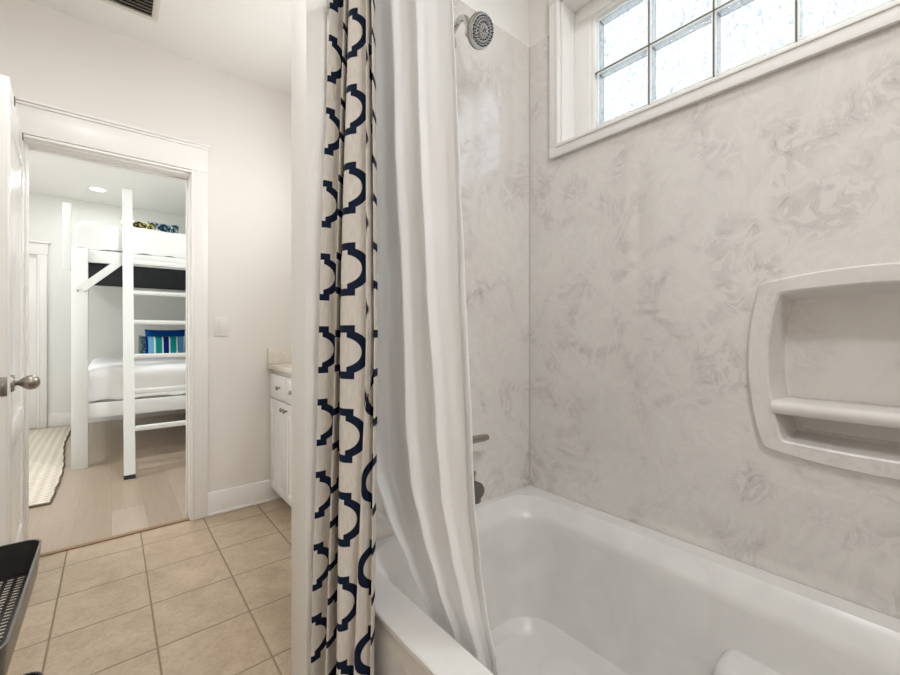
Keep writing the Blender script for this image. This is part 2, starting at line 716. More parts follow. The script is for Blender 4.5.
struct('floor', box(XL - 0.12, 1.47, YB - 0.12, YD, -0.08, 0), M_TILE, 'beige square ceramic tile floor of the bathroom', 'floor')
struct('ceiling', box(XL - 0.12, 1.47, YB - 0.12, YD, ZC, ZC + 0.08), M_CEIL, 'plain off-white bathroom ceiling', 'ceiling')
struct('wall_front', slab_with_holes('y', YD, YD + 0.115, XL - 0.12, 1.47, 0, ZC, [(DX0 - 0.02, DX1 + 0.02, -1, DZ + 0.02)]), M_WALL,
       'off-white painted wall around the open doorway', 'wall')
struct('wall_left', box(XL - 0.12, XL, YB, YD, 0, ZC), M_WALL, 'off-white bathroom wall left of the camera', 'wall')
struct('wall_back', box(XL - 0.12, 1.47, YB - 0.12, YB, 0, ZC), M_WALL, 'off-white bathroom wall behind the camera', 'wall')
struct('wall_right', slab_with_holes('x', XW + 0.008, 1.47, YB, YD, 0, ZC, [WIN, NICHE]), M_WALL, 'painted outer wall carrying the window', 'wall')
struct('wall_partition', box(0.397, XW + 0.008, YF + 0.008, 1.195, 0, ZC, 0.003), M_PART, 'white painted partition end between tub and vanity', 'wall')
struct('wall_tub_end', box(0.397, XW + 0.008, TUBY - 0.125, TUBY - 0.008, 0, ZC), M_PART, 'white wall at the near end of the tub', 'wall')
struct('wall_tub_long', slab_with_holes('x', XW, XW + 0.008, TUBY, YF, 0.40, 2.27, [WIN, NICHE]), M_MARBLE,
       'pale swirled marble panel along the back of the tub under the window', 'wall panel')
struct('wall_tub_faucet', box(0.452, XW, YF, YF + 0.008, 0.40, 2.27), M_MARBLE, 'glossy marble panel behind the shower head', 'wall panel')
struct('trim_1', box(XW - 0.0035, XW, YF - 0.0035, YF, 0.50, 2.27), mat('corner sealant', rgb(196, 190, 185), 0.4), 'thin sealant line in the tub corner', 'trim')


def baseboard(name, x0, x1, y0, y1, label, h=0.14):
    bm = box(x0, x1, y0, y1, 0, h, 0.003)
    struct(name, bm, M_TRIM, label, 'baseboard')


baseboard('baseboard_front', 0.449, 1.31, YD - 0.014, YD, 'white baseboard right of the doorway')
struct('trim_2', box(0.449, 1.31, YD - 0.027, YD - 0.014, 0, 0.018, 0.005), M_TRIM, 'white shoe moulding under the baseboard by the doorway', 'trim')
bm = box(0.383, 0.397, 1.066, 1.207, 0, 0.10, 0.003)
bm_box(bm, 0.383, 0.449, 1.064, 1.078, 0, 0.10, 0.003)
struct('baseboard_partition', bm, M_TRIM, 'short white baseboard round the foot of the partition', 'baseboard')
baseboard('baseboard_left', XL, XL + 0.014, YB, YD, 'white baseboard along the left wall')

# doorway: jambs, casing, header with cap, threshold
bm = bmesh.new()
for x0, x1 in ((DX0 - 0.02, DX0), (DX1, DX1 + 0.02)):
    bm_box(bm, x0, x1, YD - 0.002, YD + 0.117, 0, DZ + 0.02, 0.002)
bm_box(bm, DX0, DX1, YD - 0.002, YD + 0.117, DZ, DZ + 0.02, 0.002)
bm_box(bm, DX1 - 0.006, DX1, YD + 0.080, YD + 0.113, 0, DZ, 0.002)
bm_box(bm, DX0, DX0 + 0.011, YD + 0.040, YD + 0.075, 0, DZ, 0.002)
bm_box(bm, DX0, DX1, YD + 0.080, YD + 0.113, DZ - 0.008, DZ, 0.002)
struct('trim_3', bm, M_TRIM, 'white door frame lining of the open doorway', 'door frame')
bm = bmesh.new()
for s in (-1, 1):
    e = DX1 + 0.006 if s > 0 else DX0 - 0.006
    a, b = sorted((e, e + s * 0.086))
    bm_box(bm, a, b, YD - 0.018, YD, 0, DZ + 0.03, 0.003)
    a, b = sorted((e, e + s * 0.014))
    bm_box(bm, a, b, YD - 0.024, YD - 0.016, 0, DZ + 0.02, 0.003)
bm_box(bm, DX0 - 0.092, DX1 + 0.092, YD - 0.020, YD, DZ + 0.03, 2.222, 0.003)
bm_box(bm, DX0 - 0.006, DX1 + 0.006, YD - 0.026, YD - 0.016, DZ + 0.010, DZ + 0.024, 0.003)
bm_box(bm, DX0 - 0.098, DX1 + 0.098, YD - 0.030, YD, 2.222, 2.234, 0.003)
bm_box(bm, DX0 - 0.106, DX1 + 0.106, YD - 0.040, YD, 2.234, 2.246, 0.004)
struct('trim_4', bm, M_TRIM, 'white door casing with capped header over the doorway', 'door casing')
struct('trim_5', box(DX0, DX1, YD - 0.004, YD + 0.030, 0.0005, 0.007, 0.003), M_OAKSTRIP, 'brown wooden threshold strip in the doorway', 'threshold')
struct('trim_6', box(DX1 - 0.0022, DX1, YD + 0.008, YD + 0.034, 0.88, 0.97, 0.0008), M_PLATE, 'strike plate on the right door jamb', 'strike plate')

# ---------------------------------------------------------------- bedroom shell
BX0, BX1, BY0, BY1 = -2.10, 1.75, YD + 0.115, 6.76
struct('floor.001', box(BX0 - 0.1, BX1 + 0.1, YD, BY1 + 0.1, -0.08, 0), M_PLANK, 'pale oak plank floor of the bunk room', 'floor')
struct('ceiling.001', box(BX0 - 0.1, BX1 + 0.1, YD, BY1 + 0.1, ZC, ZC + 0.08), mat('bedroom ceiling', rgb(240, 239, 235), 0.8), 'white ceiling of the bunk room', 'ceiling')
struct('wall_bedroom_back', slab_with_holes('y', BY1, BY1 + 0.1, BX0 - 0.1, BX1 + 0.1, 0, ZC, []), M_BEDWALL, 'cream back wall behind the bunk bed', 'wall')
BWIN = (3.85, 5.35, 0.85, 2.10)
struct('wall_bedroom_left', slab_with_holes('x', BX0 - 0.1, BX0, BY0 - 0.115, BY1 + 0.1, 0, ZC, [BWIN]), M_BEDWALL, 'cream bunk room wall with a window', 'wall')
struct('wall_bedroom_right', box(BX1, BX1 + 0.1, BY0 - 0.115, BY1 + 0.1, 0, ZC), M_BEDWALL, 'cream bunk room wall beyond the bed', 'wall')
bm = box(BX0 - 0.1, XL - 0.12, BY0 - 0.115, BY0, 0, ZC)
bm_box(bm, 1.47, BX1 + 0.1, BY0 - 0.115, BY0, 0, ZC)
struct('wall_bedroom_front', bm, M_BEDWALL, 'bunk room wall either side of the bathroom', 'wall')
baseboard('baseboard_bedroom', -0.585, BX1, BY1 - 0.014, BY1, 'white baseboard along the bunk room back wall', 0.15)

# bunk room window (off to the left, out of the photograph)
w2 = tag(thing('window_2', 'white bunk room window left of the rug', 'window', (BX0 - 0.05, 4.6, 0.85)), kind='structure')
bm = bmesh.new()
bm_box(bm, BX0 - 0.09, BX0 + 0.012, 3.85, 3.91, 0.85, 2.10)
bm_box(bm, BX0 - 0.09, BX0 + 0.012, 5.29, 5.35, 0.85, 2.10)
bm_box(bm, BX0 - 0.09, BX0 + 0.012, 3.91, 5.29, 0.85, 0.91)
bm_box(bm, BX0 - 0.09, BX0 + 0.012, 3.91, 5.29, 2.04, 2.10)
bm_box(bm, BX0 - 0.07, BX0 - 0.03, 4.585, 4.615, 0.91, 2.04)
obj('window_frame', bm, M_TRIM, w2)
obj('pane', box(BX0 - 0.052, BX0 - 0.046, 3.91, 5.29, 0.91, 2.04), M_CLEAR, w2)

# closet door on the back wall
d2 = tag(thing('door_2', 'white closed door in the bunk room back wall', 'door', (-1.02, BY1, 0)), kind='structure')
bm = box(-1.45, -0.670, BY1 - 0.030, BY1 + 0.0, 0.005, 1.99, 0.003)
for z0, z1 in ((0.15, 0.85), (1.02, 1.86)):
    for x0, x1 in ((-1.36, -1.08), (-1.03, -0.755)):
        bm_box(bm, x0, x1, BY1 - 0.036, BY1 - 0.028, z0, z1, 0.006)
obj('door_leaf', bm, M_DOOR, d2)
bm = bmesh.new()
bm_box(bm, -0.668, -0.585, BY1 - 0.040, BY1, 0, 2.03, 0.004)
bm_box(bm, -0.655, -0.645, BY1 - 0.046, BY1 - 0.03, 0, 2.0, 0.003)
bm_box(bm, -1.54, -1.452, BY1 - 0.040, BY1, 0, 2.03, 0.004)
bm_box(bm, -1.55, -0.575, BY1 - 0.042, BY1, 2.03, 2.165, 0.004)
bm_box(bm, -1.57, -0.555, BY1 - 0.062, BY1, 2.165, 2.19, 0.004)
obj('door_casing', bm, M_TRIM, d2)

# ---------------------------------------------------------------- tub window
w1 = tag(thing('window_1', 'frosted glass block window above the marble tub wall', 'window', (XW, 0.345, WIN[2])), kind='structure')
WO = (WIN[0] - 0.043, WIN[1] + 0.043, WIN[2] - 0.044, WIN[3] + 0.044)


def frame_rect(bm, x0, x1, outer, inner, bev=0.0):
    oy0, oy1, oz0, oz1 = outer
    iy0, iy1, iz0, iz1 = inner
    bm_box(bm, x0, x1, oy0, oy1, oz0, iz0, bev)
    bm_box(bm, x0, x1, oy0, oy1, iz1, oz1, bev)
    bm_box(bm, x0, x1, oy0, iy0, iz0, iz1, bev)
    bm_box(bm, x0, x1, iy1, oy1, iz0, iz1, bev)


def inset(r, d):
    return (r[0] + d, r[1] - d, r[2] + d, r[3] - d)


bm = bmesh.new()
frame_rect(bm, XW - 0.016, XW, WO, WIN, 0.003)
frame_rect(bm, XW - 0.021, XW - 0.014, inset(WIN, -0.012), WIN, 0.002)
obj('window_casing', bm, M_TRIM, w1)
bm = bmesh.new()
frame_rect(bm, XW, 1.47, WIN, inset(WIN, 0.006))
obj('window_reveal', bm, M_TRIM, w1)
bm = bmesh.new()
GY0, GY1, GZ0, GZ1 = -0.137, 0.828, 1.888, 2.288
frame_rect(bm, 1.385, 1.45, inset(WIN, 0.006), (GY0 - 0.022, GY1 + 0.022, GZ0 - 0.018, GZ1 + 0.018), 0.003)
frame_rect(bm, 1.392, 1.45, (GY0 - 0.024, GY1 + 0.024, GZ0 - 0.02, GZ1 + 0.02), (GY0 - 0.008, GY1 + 0.008, GZ0 - 0.006, GZ1 + 0.006), 0.003)
obj('window_sash', bm, M_TRIM, w1)
bm = bmesh.new()
bd = bmesh.new()
pitch = (GY1 - GY0) / 5
for i in range(5):
    for j in range(2):
        y0, y1 = GY0 + i * pitch, GY0 + (i + 1) * pitch
        z0, z1 = GZ0 + j * 0.2, GZ0 + (j + 1) * 0.2
        bm_box(bm, 1.404, 1.440, y0 + 0.005, y1 - 0.005, z0 + 0.005, z1 - 0.005, 0.006, 2)
        frame_rect(bd, 1.399, 1.442, (y0 + 0.0015, y1 - 0.0015, z0 + 0.0015, z1 - 0.0015), (y0 + 0.0055, y1 - 0.0055, z0 + 0.0055, z1 - 0.0055))
obj('pane', bm, M_PANE, w1)
obj('block_edging', bd, mat('clear block edge', rgb(236, 240, 238), 0.25), w1)
bm = bmesh.new()
for i in range(1, 5):
    bm_box(bm, 1.398, 1.444, GY0 + i * pitch - 0.0022, GY0 + i * pitch + 0.0022, GZ0 - 0.006, GZ1 + 0.006)
for j in range(1, 2):
    bm_box(bm, 1.398, 1.444, GY0 - 0.006, GY1 + 0.006, GZ0 + j * 0.2 - 0.0022, GZ0 + j * 0.2 + 0.0022)
obj('glazing_bar', bm, mat('bronze glazing seal', rgb(92, 84, 74), 0.5), w1)

# ---------------------------------------------------------------- open bathroom door
dr = thing('door_1', 'white panelled door standing open at the left edge', 'door', (DX0 + 0.004, YD - 0.004, 0))
dr['kind'] = 'structure'
DL, DT, DH = 0.682, 0.036, 2.052
bm = box(0.002, DL, -DT, 0, 0.010, DH, 0.002)
PANELS = [(0.105, 0.577)]
ROWS = [(0.22, 0.66), (0.77, 1.90)]
# recessed panels are made by raised stiles and rails on both faces plus a bevelled field
bm.free()
bm = box(0.002, DL, -DT + 0.008, -0.008, 0.010, DH)
xs = [0.002, 0.10, 0.318, 0.372, 0.590, DL]
for f0, f1 in ((-0.0085, 0.0), (-DT, -DT + 0.0085)):
    for a, b in ((0.002, 0.105), (0.577, DL)):
        bm_box(bm, a, b, f0, f1, 0.010, DH, 0.0015)
    for a, b in ((0.01, 0.22), (0.66, 0.77), (1.90, DH)):
        for p, q in PANELS:
            bm_box(bm, p - 0.001, q + 0.001, f0, f1, a, b, 0.0015)
    for p, q in PANELS:
        for a, b in ROWS:
            g0, g1 = (f0, f1 - 0.002) if f1 == 0 else (f0 + 0.002, f1)
            f_ = 0 if f1 == 0 else -DT
            sg = -1 if f1 == 0 else 1
            def ring(d, dep):
                return [(x, f_ + sg * dep, z) for x, z in ((p + d, a + d), (q - d, a + d), (q - d, b - d), (p + d, b - d))]
            bm_loops(bm, [ring(0.0, 0.0005), ring(0.006, 0.007), ring(0.012, 0.0085), ring(0.046, 0.0030)])
leaf = obj('door_leaf', bm, M_DOOR, dr, local=False)
pl = obj('latch_plate', box(DL, DL + 0.0025, -DT / 2 - 0.0125, -DT / 2 + 0.0125, 0.885, 0.955, 0.0008), M_NICKEL, dr, local=False)
obj('latch_bolt', box(DL + 0.0025, DL + 0.010, -DT / 2 - 0.007, -DT / 2 + 0.007, 0.908, 0.932, 0.002), M_NICKEL, pl, local=False)
for s in (1, -1):
    y0 = 0.0 if s > 0 else -DT
    k = obj('door_knob', lathe([(0.010, 0.004), (0.010, 0.018), (0.013, 0.024), (0.020, 0.031), (0.0265, 0.042), (0.0285, 0.052), (0.0265, 0.063), (0.019, 0.073), (0.008, 0.078)],
                               (DL - 0.062, y0, 0.925), (0, s, 0)), M_NICKEL, dr, local=False)
    obj('rose', lathe([(0.033, 0.0), (0.033, 0.004), (0.029, 0.009), (0.012, 0.010)], (DL - 0.062, y0, 0.925), (0, s, 0)), M_NICKEL, k, local=False)
for z in (0.22, 1.05, 1.83):
    obj('hinge', tube([(-0.001, -DT - 0.005, z - 0.045), (-0.001, -DT - 0.005, z + 0.045)], 0.006), M_NICKEL, dr, local=False)
dr.rotation_euler = (0, 0, -math.radians(86.6))

# over-the-door hooks on the top edge of that door (door-local frame through a helper matrix)
Rd = Matrix.Translation(dr.location) @ Matrix.Rotation(-math.radians(86.6), 4, 'Z')
for i, xx in enumerate((0.50, 0.10)):
    bm = box(xx - 0.011, xx + 0.011, -DT - 0.0025, 0.0025, DH, DH + 0.0022)
    bm_box(bm, xx - 0.011, xx + 0.011, 0.0004, 0.0025, DH - 0.030, DH + 0.0022)
    bm_box(bm, xx - 0.011, xx + 0.011, -DT - 0.0025, -DT - 0.0004, DH - 0.30, DH + 0.0022)
    bm_tube(bm, [(xx, -DT - 0.0015, DH - 0.29), (xx, -DT - 0.03, DH - 0.31), (xx, -DT - 0.05, DH - 0.29), (xx, -DT - 0.055, DH - 0.265)], 0.0035, 8)
    bm.transform(Rd)
    tag(obj('door_hook', bm, M_DKSTEEL),
        ['dark metal hook strap over the door top, nearer the latch edge', 'dark metal hook strap over the door top, beside the hinges'][i], 'hook', 'hooks over the door')

# ---------------------------------------------------------------- bathtub
tub = bmesh.new()
X0, X1, Y0, Y1, ZR = 0.450, XW - 0.002, TUBY + 0.002, YF - 0.002, 0.50
N8 = 10
loops = [
    rrect(X0 + 0.014, X1, Y0, Y1, 0.0, 0.002, N8),
    rrect(X0 + 0.014, X1, Y0, Y1, 0.484, 0.002, N8),
    rrect(X0 + 0.003, X1, Y0, Y1, 0.487, 0.002, N8),
    rrect(X0, X1, Y0, Y1, 0.489, 0.002, N8),
    rrect(X0, X1, Y0, Y1, ZR - 0.003, 0.002, N8),
    rrect(X0 + 0.003, X1, Y0, Y1, ZR, 0.002, N8),
    rrect(0.530, 1.244, Y0 + 0.055, 1.044, ZR, 0.115, N8),
    rrect(0.532, 1.241, Y0 + 0.058, 1.041, ZR - 0.002, 0.115, N8),
    rrect(0.543, 1.200, Y0 + 0.10, 1.006, 0.462, 0.125, N8),
    rrect(0.546, 1.192, Y0 + 0.11, 0.999, 0.450, 0.125, N8),
    rrect(0.548, 1.188, Y0 + 0.12, 0.994, 0.434, 0.125, N8),
    rrect(0.562, 1.168, Y0 + 0.20, 0.976, 0.320, 0.125, N8),
    rrect(0.578, 1.148, Y0 + 0.285, 0.956, 0.200, 0.125, N8),
    rrect(0.598, 1.132, Y0 + 0.33, 0.940, 0.145, 0.120, N8),
    rrect(0.632, 1.096, Y0 + 0.37, 0.913, 0.112, 0.11, N8),
    rrect(0.662, 1.066, Y0 + 0.41, 0.883, 0.100, 0.09, N8),
]
bm_loops(tub, loops)
tubo = obj('bathtub', tub, M_TUB, None, 21)
tag(tubo, 'white built-in bathtub with a marble apron below the window', 'bathtub')
dz = obj('drain', lathe([(0.034, 0.0), (0.034, 0.003), (0.028, 0.005), (0.010, 0.003)], (0.88, 0.62, 0.100), (0, 0, 1)), M_CHROME, tubo)
obj('overflow_plate', lathe([(0.036, 0.0), (0.036, 0.004), (0.030, 0.008), (0.008, 0.009)], (0.88, 0.976, 0.335), (0, -1, 0.16)), M_CHROME, tubo)
for sx, nm in ((1, 'armrest'), (-1, 'armrest')):
    cx = 0.873 + sx * 0.262
    bm = bmesh.new()
    bm_loops(bm, [rrect(cx - 0.095, cx + 0.095, -0.22, 0.385, 0.10, 0.05), rrect(cx - 0.075, cx + 0.075, -0.22, 0.360, 0.25, 0.05), rrect(cx - 0.066, cx + 0.075, -0.22, 0.348, 0.325, 0.05),
                  rrect(cx - 0.058, cx + 0.07, -0.22, 0.338, 0.338, 0.05), rrect(cx - 0.045, cx + 0.06, -0.22, 0.325, 0.342, 0.04)], True)
    obj(nm, bm, M_TUB, tubo, 50)
apron = box(X0 + 0.006, X0 + 0.0135, Y0 + 0.01, Y1 - 0.01, 0.02, 0.482)
obj('apron_panel', apron, M_MARBLE_SATIN, tubo)

# ---------------------------------------------------------------- recessed soap niche
CY, CZ = 0.093, 1.032


def niche_outline(hw_mid, hw_top, hw_bot, zt, zb, bulge_t, bulge_b, x, rc):
    """closed outline of the bowed-out flange, corners softened"""
    pts = []
    K = 40

    def q(a, m, b, t):   # quadratic through a, (bulge point m), b
        c = [2 * m[i] - 0.5 * (a[i] + b[i]) for i in range(2)]
        return tuple((1 - t) ** 2 * a[i] + 2 * t * (1 - t) * c[i] + t * t * b[i] for i in range(2))
    TL, TR = (CY + hw_top, zt), (CY - hw_top, zt)
    BL, BR = (CY + hw_bot, zb), (CY - hw_bot, zb)
    sides = [(TL, (CY, zt + bulge_t), TR), (TR, (CY - hw_mid, CZ), BR), (BR, (CY, zb - bulge_b), BL), (BL, (CY + hw_mid, CZ), TL)]
    for a, m_, b in sides:
        for k in range(K):
            pts.append(q(a, m_, b, (k + 0.0) / K))
    # soften corners with a few smoothing passes limited to corner neighbourhoods
    n = len(pts)
    for it in range(rc):
        new = list(pts)
        for c in range(4):
            for d_ in (-1, 0, 1):
                i = (c * K + d_) % n
                a, b = pts[(i - 1) % n], pts[(i + 1) % n]
                new[i] = (0.5 * pts[i][0] + 0.25 * (a[0] + b[0]), 0.5 * pts[i][1] + 0.25 * (a[1] + b[1]))
        pts = new
    return [(x, y, z) for y, z in pts]


bm = bmesh.new()
O = dict(hw_mid=0.238, hw_top=0.212, hw_bot=0.206, zt=1.243, zb=0.820, bulge_t=0.024, bulge_b=0.021)
I = dict(hw_mid=0.193, hw_top=0.170, hw_bot=0.163, zt=1.214, zb=0.846, bulge_t=0.010, bulge_b=0.006)
I2 = dict(hw_mid=0.180, hw_top=0.158, hw_bot=0.152, zt=1.200, zb=0.858, bulge_t=0.008, bulge_b=0.004)


def scaled(o, d):
    o = dict(o)
    for k_ in ('hw_mid', 'hw_top', 'hw_bot'):
        o[k_] -= d
    o['zt'] -= d
    o['zb'] += d
    return o


bm_loops(bm, [niche_outline(x=XW - 0.0005, rc=1, **O), niche_outline(x=XW - 0.010, rc=1, **O), niche_outline(x=XW - 0.014, rc=1, **scaled(O, 0.004)),
              niche_outline(x=XW - 0.014, rc=1, **scaled(I, -0.004)), niche_outline(x=XW - 0.010, rc=1, **I), niche_outline(x=XW + 0.010, rc=1, **scaled(I, 0.002)),
              niche_outline(x=1.395, rc=1, **I2), niche_outline(x=1.402, rc=1, **scaled(I2, 0.008))])
nic = tag(obj('shower_niche', bm, M_MARBLE_SATIN, None, 18), 'bow-sided marble soap niche recessed into the tub wall', 'soap niche')
bm = bmesh.new()
prof = []
for k in range(9):
    a = PI / 2 + PI * k / 8
    prof.append((1.300 + 0.018 * math.cos(a), 0.927 + 0.017 * math.sin(a)))
prof = [(1.398, 0.944)] + prof + [(1.398, 0.910)]
La, Lb = [], []
bm_loops(bm, [[(x, CY + 0.186, z) for x, z in prof], [(x, CY - 0.186, z) for x, z in prof]], True, True)
obj('shelf_bar', bm, M_MARBLE_SATIN, nic)

# ---------------------------------------------------------------- shower head, valve lever and spout
sh = thing('wall_shower', 'round chrome shower head high on the faucet wall', 'shower head', (0.88, YF, 2.10))
obj('wall_flange', lathe([(0.032, 0), (0.030, 0.006), (0.014, 0.012)], (0.88, YF, 2.105), (0, -1, 0)), M_CHROME, sh)
arm = []
for k in range(13):
    t = k / 12
    a = Vector((0.88, YF, 2.105)) * (1 - t) ** 3 + Vector((0.88, YF - 0.055, 2.160)) * 3 * t * (1 - t) ** 2 + Vector((0.88, YF - 0.090, 2.160)) * 3 * t * t * (1 - t) + Vector((0.88, YF - 0.106, 2.072)) * t ** 3
    arm.append(a)
obj('shower_arm', tube(arm, 0.0105, 14), M_CHROME, sh)
ax = Vector((0.03, -0.90, -0.44)).normalized()
hb = Vector((0.880, YF - 0.100, 2.078))
head = obj('spray_head', lathe([(0.016, 0.0), (0.018, 0.012), (0.024, 0.022), (0.036, 0.034), (0.045, 0.048), (0.047, 0.056), (0.047, 0.066), (0.043, 0.072), (0.041, 0.072), (0.040, 0.069), (0.010, 0.069)], hb, ax, 36), M_CHROME, sh)
obj('spray_ring', lathe([(0.0485, 0.052), (0.0490, 0.056), (0.0485, 0.060), (0.046, 0.060)], hb, ax, 36), M_NICKEL, head)
fc = obj('spray_face', lathe([(0.036, 0.069), (0.036, 0.073), (0.027, 0.0745), (0.026, 0.072), (0.018, 0.072), (0.017, 0.075), (0.008, 0.0765), (0.007, 0.073), (0.001, 0.073)], hb, ax, 36),
         mat('spray face plastic', rgb(176, 176, 174), 0.35, 0.3), head)
bm = bmesh.new()
a_ = Vector((0, 0, 1)).cross(ax).normalized()
b_ = ax.cross(a_)
for rr, n_ in ((0.0385, 22), (0.032, 26), (0.0225, 16), (0.0, 1), (0.012, 8)):
    for k in range(n_):
        c = hb + ax * 0.0705 + (a_ * math.cos(2 * PI * k / n_) + b_ * math.sin(2 * PI * k / n_)) * rr
        bm_lathe(bm, [(0.0021, 0.0), (0.0018, 0.0062), (0.0008, 0.0068)], c, ax, 7)
obj('nozzles', bm, M_DKNICKEL, fc)

va = thing('shower_valve', 'satin nickel shower valve with a sideways lever', 'shower valve', (0.88, YF, 0.755))
obj('escutcheon', lathe([(0.080, 0), (0.078, 0.005), (0.060, 0.010), (0.030, 0.014), (0.026, 0.050), (0.020, 0.058)], (0.88, YF, 0.755), (0, -1, 0), 36), M_NICKEL, va)
obj('lever', tube([(0.87, YF - 0.062, 0.757), (0.93, YF - 0.066, 0.757), (0.975, YF - 0.068, 0.757), (0.996, YF - 0.069, 0.757), (1.002, YF - 0.069, 0.757)], [0.0135, 0.0130, 0.0125, 0.0100, 0.0040]), M_NICKEL, va)
obj('lever_hub', lathe([(0.022, 0.05), (0.022, 0.078), (0.016, 0.084)], (0.88, YF, 0.755), (0, -1, 0)), M_NICKEL, va)

sp = thing('tub_spout', 'dark nickel tub spout just above the tub rim', 'tub spout', (0.88, YF, 0.60))
bm = bmesh.new()
bm_lathe(bm, [(0.036, 0.0), (0.034, 0.010), (0.027, 0.020), (0.025, 0.080), (0.026, 0.115), (0.0265, 0.138), (0.022, 0.146), (0.010, 0.148)], (0.885, YF, 0.622), (0, -1, -0.02), 26)
bm_lathe(bm, [(0.0245, -0.012), (0.0250, 0.030), (0.0225, 0.034), (0.018, 0.034)], (0.885, YF - 0.118, 0.614), (0, 0, -1), 24)
obj('spout_body', bm, mat('dark nickel', (0.20, 0.185, 0.17, 1), 0.32, 1.0), sp)
obj('diverter_knob', lathe([(0.005, 0), (0.005, 0.018), (0.009, 0.022), (0.009, 0.030), (0.004, 0.032)], (0.885, YF - 0.118, 0.644), (0, 0, 1), 16), M_NICKEL, sp)

# ---------------------------------------------------------------- curtain rod, patterned curtain, liner
XR, ZROD = 0.492, 2.075
rod = thing('curtain_rod', 'chrome shower curtain rod across the tub opening', 'curtain rod', (XR, YF, ZROD))
obj('rod', tube([(XR, TUBY + 0.001, ZROD), (XR, YF - 0.001, ZROD)], 0.0125, 16), M_CHROME, rod)
for y_, s in ((YF, -1), (TUBY, 1)):
    obj('rod_flange', lathe([(0.034, 0.0), (0.032, 0.008), (0.018, 0.020), (0.016, 0.028)], (XR, y_, ZROD), (0, s, 0)), M_CHROME, rod)

TC, TS = math.cos(math.radians(39.63)), math.sin(math.radians(39.63))


def ray_y(px, X):
    t = (px - 450) / 408.7
    return X * (TC - TS * t) / (TS + TC * t)


def spline(P, n):
    """Catmull-Rom through 2-D points, n samples per span"""
    out = []
    for i in range(len(P) - 1):
        p0, p1, p2, p3 = P[max(i - 1, 0)], P[i], P[i + 1], P[min(i + 2, len(P) - 1)]
        for k in range(n):
            t = k / n
            out.append(tuple(0.5 * (2 * p1[j] + (p2[j] - p0[j]) * t + (2 * p0[j] - 5 * p1[j] + 4 * p2[j] - p3[j]) * t * t + (3 * p1[j] - p0[j] - 3 * p2[j] + p3[j]) * t ** 3) for j in range(2)))
    out.append(P[-1])
    return out


# fold crests and valleys of the bunched curtain, listed from the wall outwards at three heights
def sect(rows):
    return spline([(X, ray_y(px, X)) for px, X in rows], 9)


S_TOP = sect([(336, .462), (330.5, .428), (346.5, .470), (344.5, .432), (353, .470), (350, .434), (369, .462), (366, .434), (374, .470), (371, .440)])
S_MID = sect([(327, .440), (319, .405), (338, .448), (335, .405), (344, .448), (341.5, .398), (372, .436), (366, .412), (377, .446), (374, .420)])
S_BOT = sect([(316, .428), (309, .388), (327, .438), (323, .388), (340, .438), (335, .376), (355, .432), (349, .392), (371, .430), (369, .410)])
NS = len(S_TOP)
ZT, ZB = 2.035, 0.03
NZ = 90
# how much cloth has run past at each crest and valley (the print's u coordinate, metres)
CU = [-0.055, -0.004, 0.058, 0.128, 0.168, 0.266, 0.338, 0.346, 0.392, 0.410]
arc = []
for i in range(len(CU) - 1):
    arc += [CU[i] + (CU[i + 1] - CU[i]) * k / 9 for k in range(9)]
arc.append(CU[-1])
bm = bmesh.new()
uvl = bm.loops.layers.uv.new('UVMap')
grid = []
for iz in range(NZ + 1):
    z = ZB + (ZT - ZB) * iz / NZ
    row = []
    for k in range(NS):
        if z > 1.12:
            t = (z - 1.12) / (ZT - 1.12)
            t = t * t * (3 - 2 * t) * 0.5 + t * 0.5
            a, b = S_MID[k], S_TOP[k]
        else:
            t = (1.12 - z) / (1.12 - ZB)
            t = t * t * (3 - 2 * t) * 0.4 + t * 0.6
            a, b = S_MID[k], S_BOT[k]
        w = 0.0025 * mnoise.noise(Vector((arc[k] * 9, z * 2.3, 3.1)))
        v = bm.verts.new((a[0] + (b[0] - a[0]) * t + w, a[1] + (b[1] - a[1]) * t + w, z))
        row.append(v)
    grid.append(row)
for iz in range(NZ):
    for k in range(NS - 1):
        f = bm.faces.new((grid[iz][k], grid[iz][k + 1], grid[iz + 1][k + 1], grid[iz + 1][k]))
        for lp, (kk, zz) in zip(f.loops, ((k, iz), (k + 1, iz), (k + 1, iz + 1), (k, iz + 1))):
            lp[uvl].uv = (arc[kk], ZB + (ZT - ZB) * zz / NZ)
cur = obj('shower_curtain', bm, M_TRELLIS, None, 80)
so = cur.modifiers.new('thickness', 'SOLIDIFY')
so.thickness = 0.0016
tag(cur, 'beige linen shower curtain with navy trellis print, bunched by the partition', 'shower curtain')

# liner: gathered at the top, swept into the tub at the bottom
bm = bmesh.new()


def lerp_tab(tab, z):
    for (za, *a), (zb, *b) in zip(tab, tab[1:]):
        if z >= zb:
            t = (z - zb) / (za - zb)
            t = t * t * (3 - 2 * t) * 0.35 + t * 0.65
            return [b[i] + (a[i] - b[i]) * t for i in range(len(a))]
    return list(tab[-1][1:])


